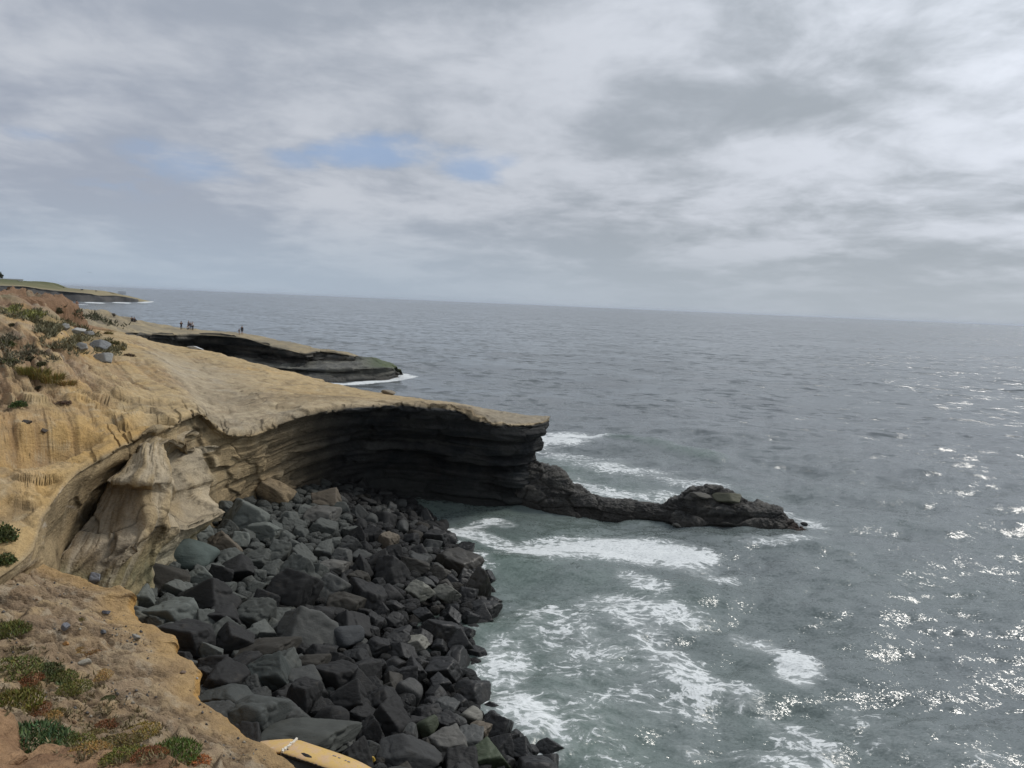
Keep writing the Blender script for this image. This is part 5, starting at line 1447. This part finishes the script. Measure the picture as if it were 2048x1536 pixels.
# ================================================================== far things: fence, lookout rail, house, trees, bird
def boxes(name, lst, mat, parent=None):
    bm = bmesh.new()
    for c, s in lst:
        m = bmesh.ops.create_cube(bm, size=1)
        for v in m['verts']: v.co = Vector((v.co.x*s[0]+c[0], v.co.y*s[1]+c[1], v.co.z*s[2]+c[2]))
    me = bpy.data.meshes.new(name); bm.to_mesh(me); bm.free(); me.materials.append(mat)
    return obj(name, me, parent)
M_PALE = mat_plain('pale_paint', (.55, .54, .50), .8, .1); M_MET = mat_plain('grey_metal', (.12, .13, .14), .6, .1); M_WALL = mat_plain('white_wall', (.72, .70, .66), .8, .08); M_ROOF = mat_plain('brown_roof', (.12, .08, .06)); M_GLS = mat_plain('dark_pane', (.03, .035, .04), .2, .1)
def fence():
    h_ = hit(46, 564.2, B_DIST); P = h_[0] if h_ else Vector(W(46, 564, 700))
    t = obj('fence', None); t.location = P; tag(t, 'long pale fence along the crest of the distant headland', 'fence')
    n = 12
    for k in range(n):
        boxes('post', [((-k*2.4, 0, 1.0), (.25, .25, 3.2))], M_PALE, t)
        if k < n-1: boxes('panel', [((-k*2.4-1.2, 0, 1.5), (2.2, .12, 1.7))], M_PALE, t)
fence()
def lookout():
    h_ = hit(243, 589.5, B_DIST); P = h_[0] if h_ else Vector(W(243, 590, 760))
    t = obj('lookout_railing', None); t.location = P; tag(t, 'small metal railing on the tip of the distant headland', 'railing')
    for x in (-3, -1, 1, 3):
        for y in (0, 2.5): boxes('post', [((x, y, 1.5), (.22, .22, 3.4))], M_MET, t)
    for z_ in (1.6, 3.1):
        for y in (0, 2.5): boxes('rail', [((0, y, z_), (6.2, .2, .22))], M_MET, t)
lookout()
def house():
    P = Vector(W(-4, 577, 560)); g = drop(P.x, P.y, B_DIST)
    base = W(-3, 576, 640); gz = drop(base[0], base[1], B_DIST)
    z0 = gz.z if gz else base[2]
    t = obj('house', None); t.location = (base[0]-1.5, base[1], z0-.3); tag(t, 'white house at the left edge on the distant headland', 'house')
    boxes('wall', [((0, 0, 1.8), (7, 6, 4.0))], M_WALL, t); 
    bm = bmesh.new(); vs = [bm.verts.new(v) for v in ((-3.9, -3.4, 3.8), (3.9, -3.4, 3.8), (3.9, 3.4, 3.8), (-3.9, 3.4, 3.8), (-3.9, 0, 5.2), (3.9, 0, 5.2))]
    for f in ((0, 1, 5, 4), (2, 3, 4, 5), (1, 2, 5), (3, 0, 4), (0, 3, 2, 1)): bm.faces.new([vs[i] for i in f])
    me = bpy.data.meshes.new('roof'); bm.to_mesh(me); bm.free(); me.materials.append(M_WALL); obj('roof', me, t)
    for x in (-1.8, 1.8):
        w = boxes('window', [((x, -3.02, 2.2), (1.3, .08, 1.3))], M_PALE, t); boxes('pane', [((x, -3.08, 2.2), (1.1, .06, 1.1))], M_GLS, w)
house()
def tree(px, py, Y, h, label, seed):
    b0 = W(px, py, Y); g = drop(b0[0], b0[1], B_DIST); z0 = g.z if g else b0[2]
    t = obj('tree', None); t.location = (b0[0], b0[1], z0-.2); tag(t, label, 'tree')
    cr = obj('crown', PL['bush'][seed % 3], t); cr.location = (0, 0, h*.35); cr.scale = (h*.42, h*.42, h*.8); cr.color = (.03, .045, .022, 1)
    v = [(math.cos(a)*.3*f_, math.sin(a)*.3*f_, z_) for z_, f_ in ((0, 1), (h*.6, .5)) for a in np.linspace(0, 2*np.pi, 7)[:-1]]
    obj('trunk', mesh_np('trunk', v, [[k, (k+1) % 6, 6+(k+1) % 6, 6+k] for k in range(6)], M_TWIG), t)
tree(-1, 562, 690, 9.5, 'dark tree beside the white house at the left edge', 1)
def far_bush(px, py, w, label, n_):
    h_ = hit(px, py, B_DIST)
    if h_ is None: return
    r = w/F*h_[2]/2; t = obj('shrub', None); t.location = h_[0]; t.scale = (r, r, r); tag(t, label, 'shrub')
    f_ = obj('foliage', PL['bush'][n_ % 3], t); f_.color = (.035, .03, .022, 1)
far_bush(164, 580, 5, 'dark round shrub on the flat top of the distant headland', 0); far_bush(127, 575.5, 3.5, 'tiny dark shrub left of the round one on the distant headland', 1); far_bush(192, 582.5, 4, 'low dark shrub near the tip of the distant headland', 2)
def bird():
    m = mat_plain('gull_feather', (.10, .10, .105), .8, .1); t = obj('bird', None); t.location = W(180, 545, 300); t.rotation_euler = (0, R(-8), R(20)); tag(t, 'small gull gliding above the distant headland', 'bird')
    p, f = ICO[3]; q = p*np.array([.09, .28, .085]); q[:, 2] += .02*np.sign(q[:, 1]); q[:, 0] *= 1-.5*np.clip(q[:, 1]/.28, 0, 1)
    obj('body', mesh_np('body', q, f, m), t)
    for s in (-1, 1):
        pts = [(0, 0, 0), (.35, -.02, .12), (.72, .10, .04)]; v = []
        for (x, y, z), ch in zip(pts, (.15, .13, .02)): v += [(s*x, y-ch, z), (s*x, y, z+.02), (s*x, y+ch, z), (s*x, y, z-.012)]
        ff = []
        for k in range(2): ff += [[4*k+j, 4*k+(j+1) % 4, 4*k+4+(j+1) % 4, 4*k+4+j] for j in range(4)]
        obj('wing', mesh_np('wing', v, ff, m), t)
bird()

# ================================================================== sea air
def haze():
    m = bpy.data.materials.new('sea_haze'); m.use_nodes = True; nt = m.node_tree; nt.nodes.clear()
    out = nt.nodes.new('ShaderNodeOutputMaterial'); v = nt.nodes.new('ShaderNodeVolumePrincipled')
    v.inputs['Color'].default_value = (.80, .88, 1.0, 1); v.inputs['Density'].default_value = HAZE
    v.inputs['Anisotropy'].default_value = .2
    nt.links.new(v.outputs[0], out.inputs['Volume'])
    o = boxes('haze', [((0, 21000, 21), (130000, 42400, 58))], m)
    o['kind'] = 'stuff'; tag(o, 'thin pale sea haze over the whole coast', 'haze')
HAZE = 2.5e-5
haze()
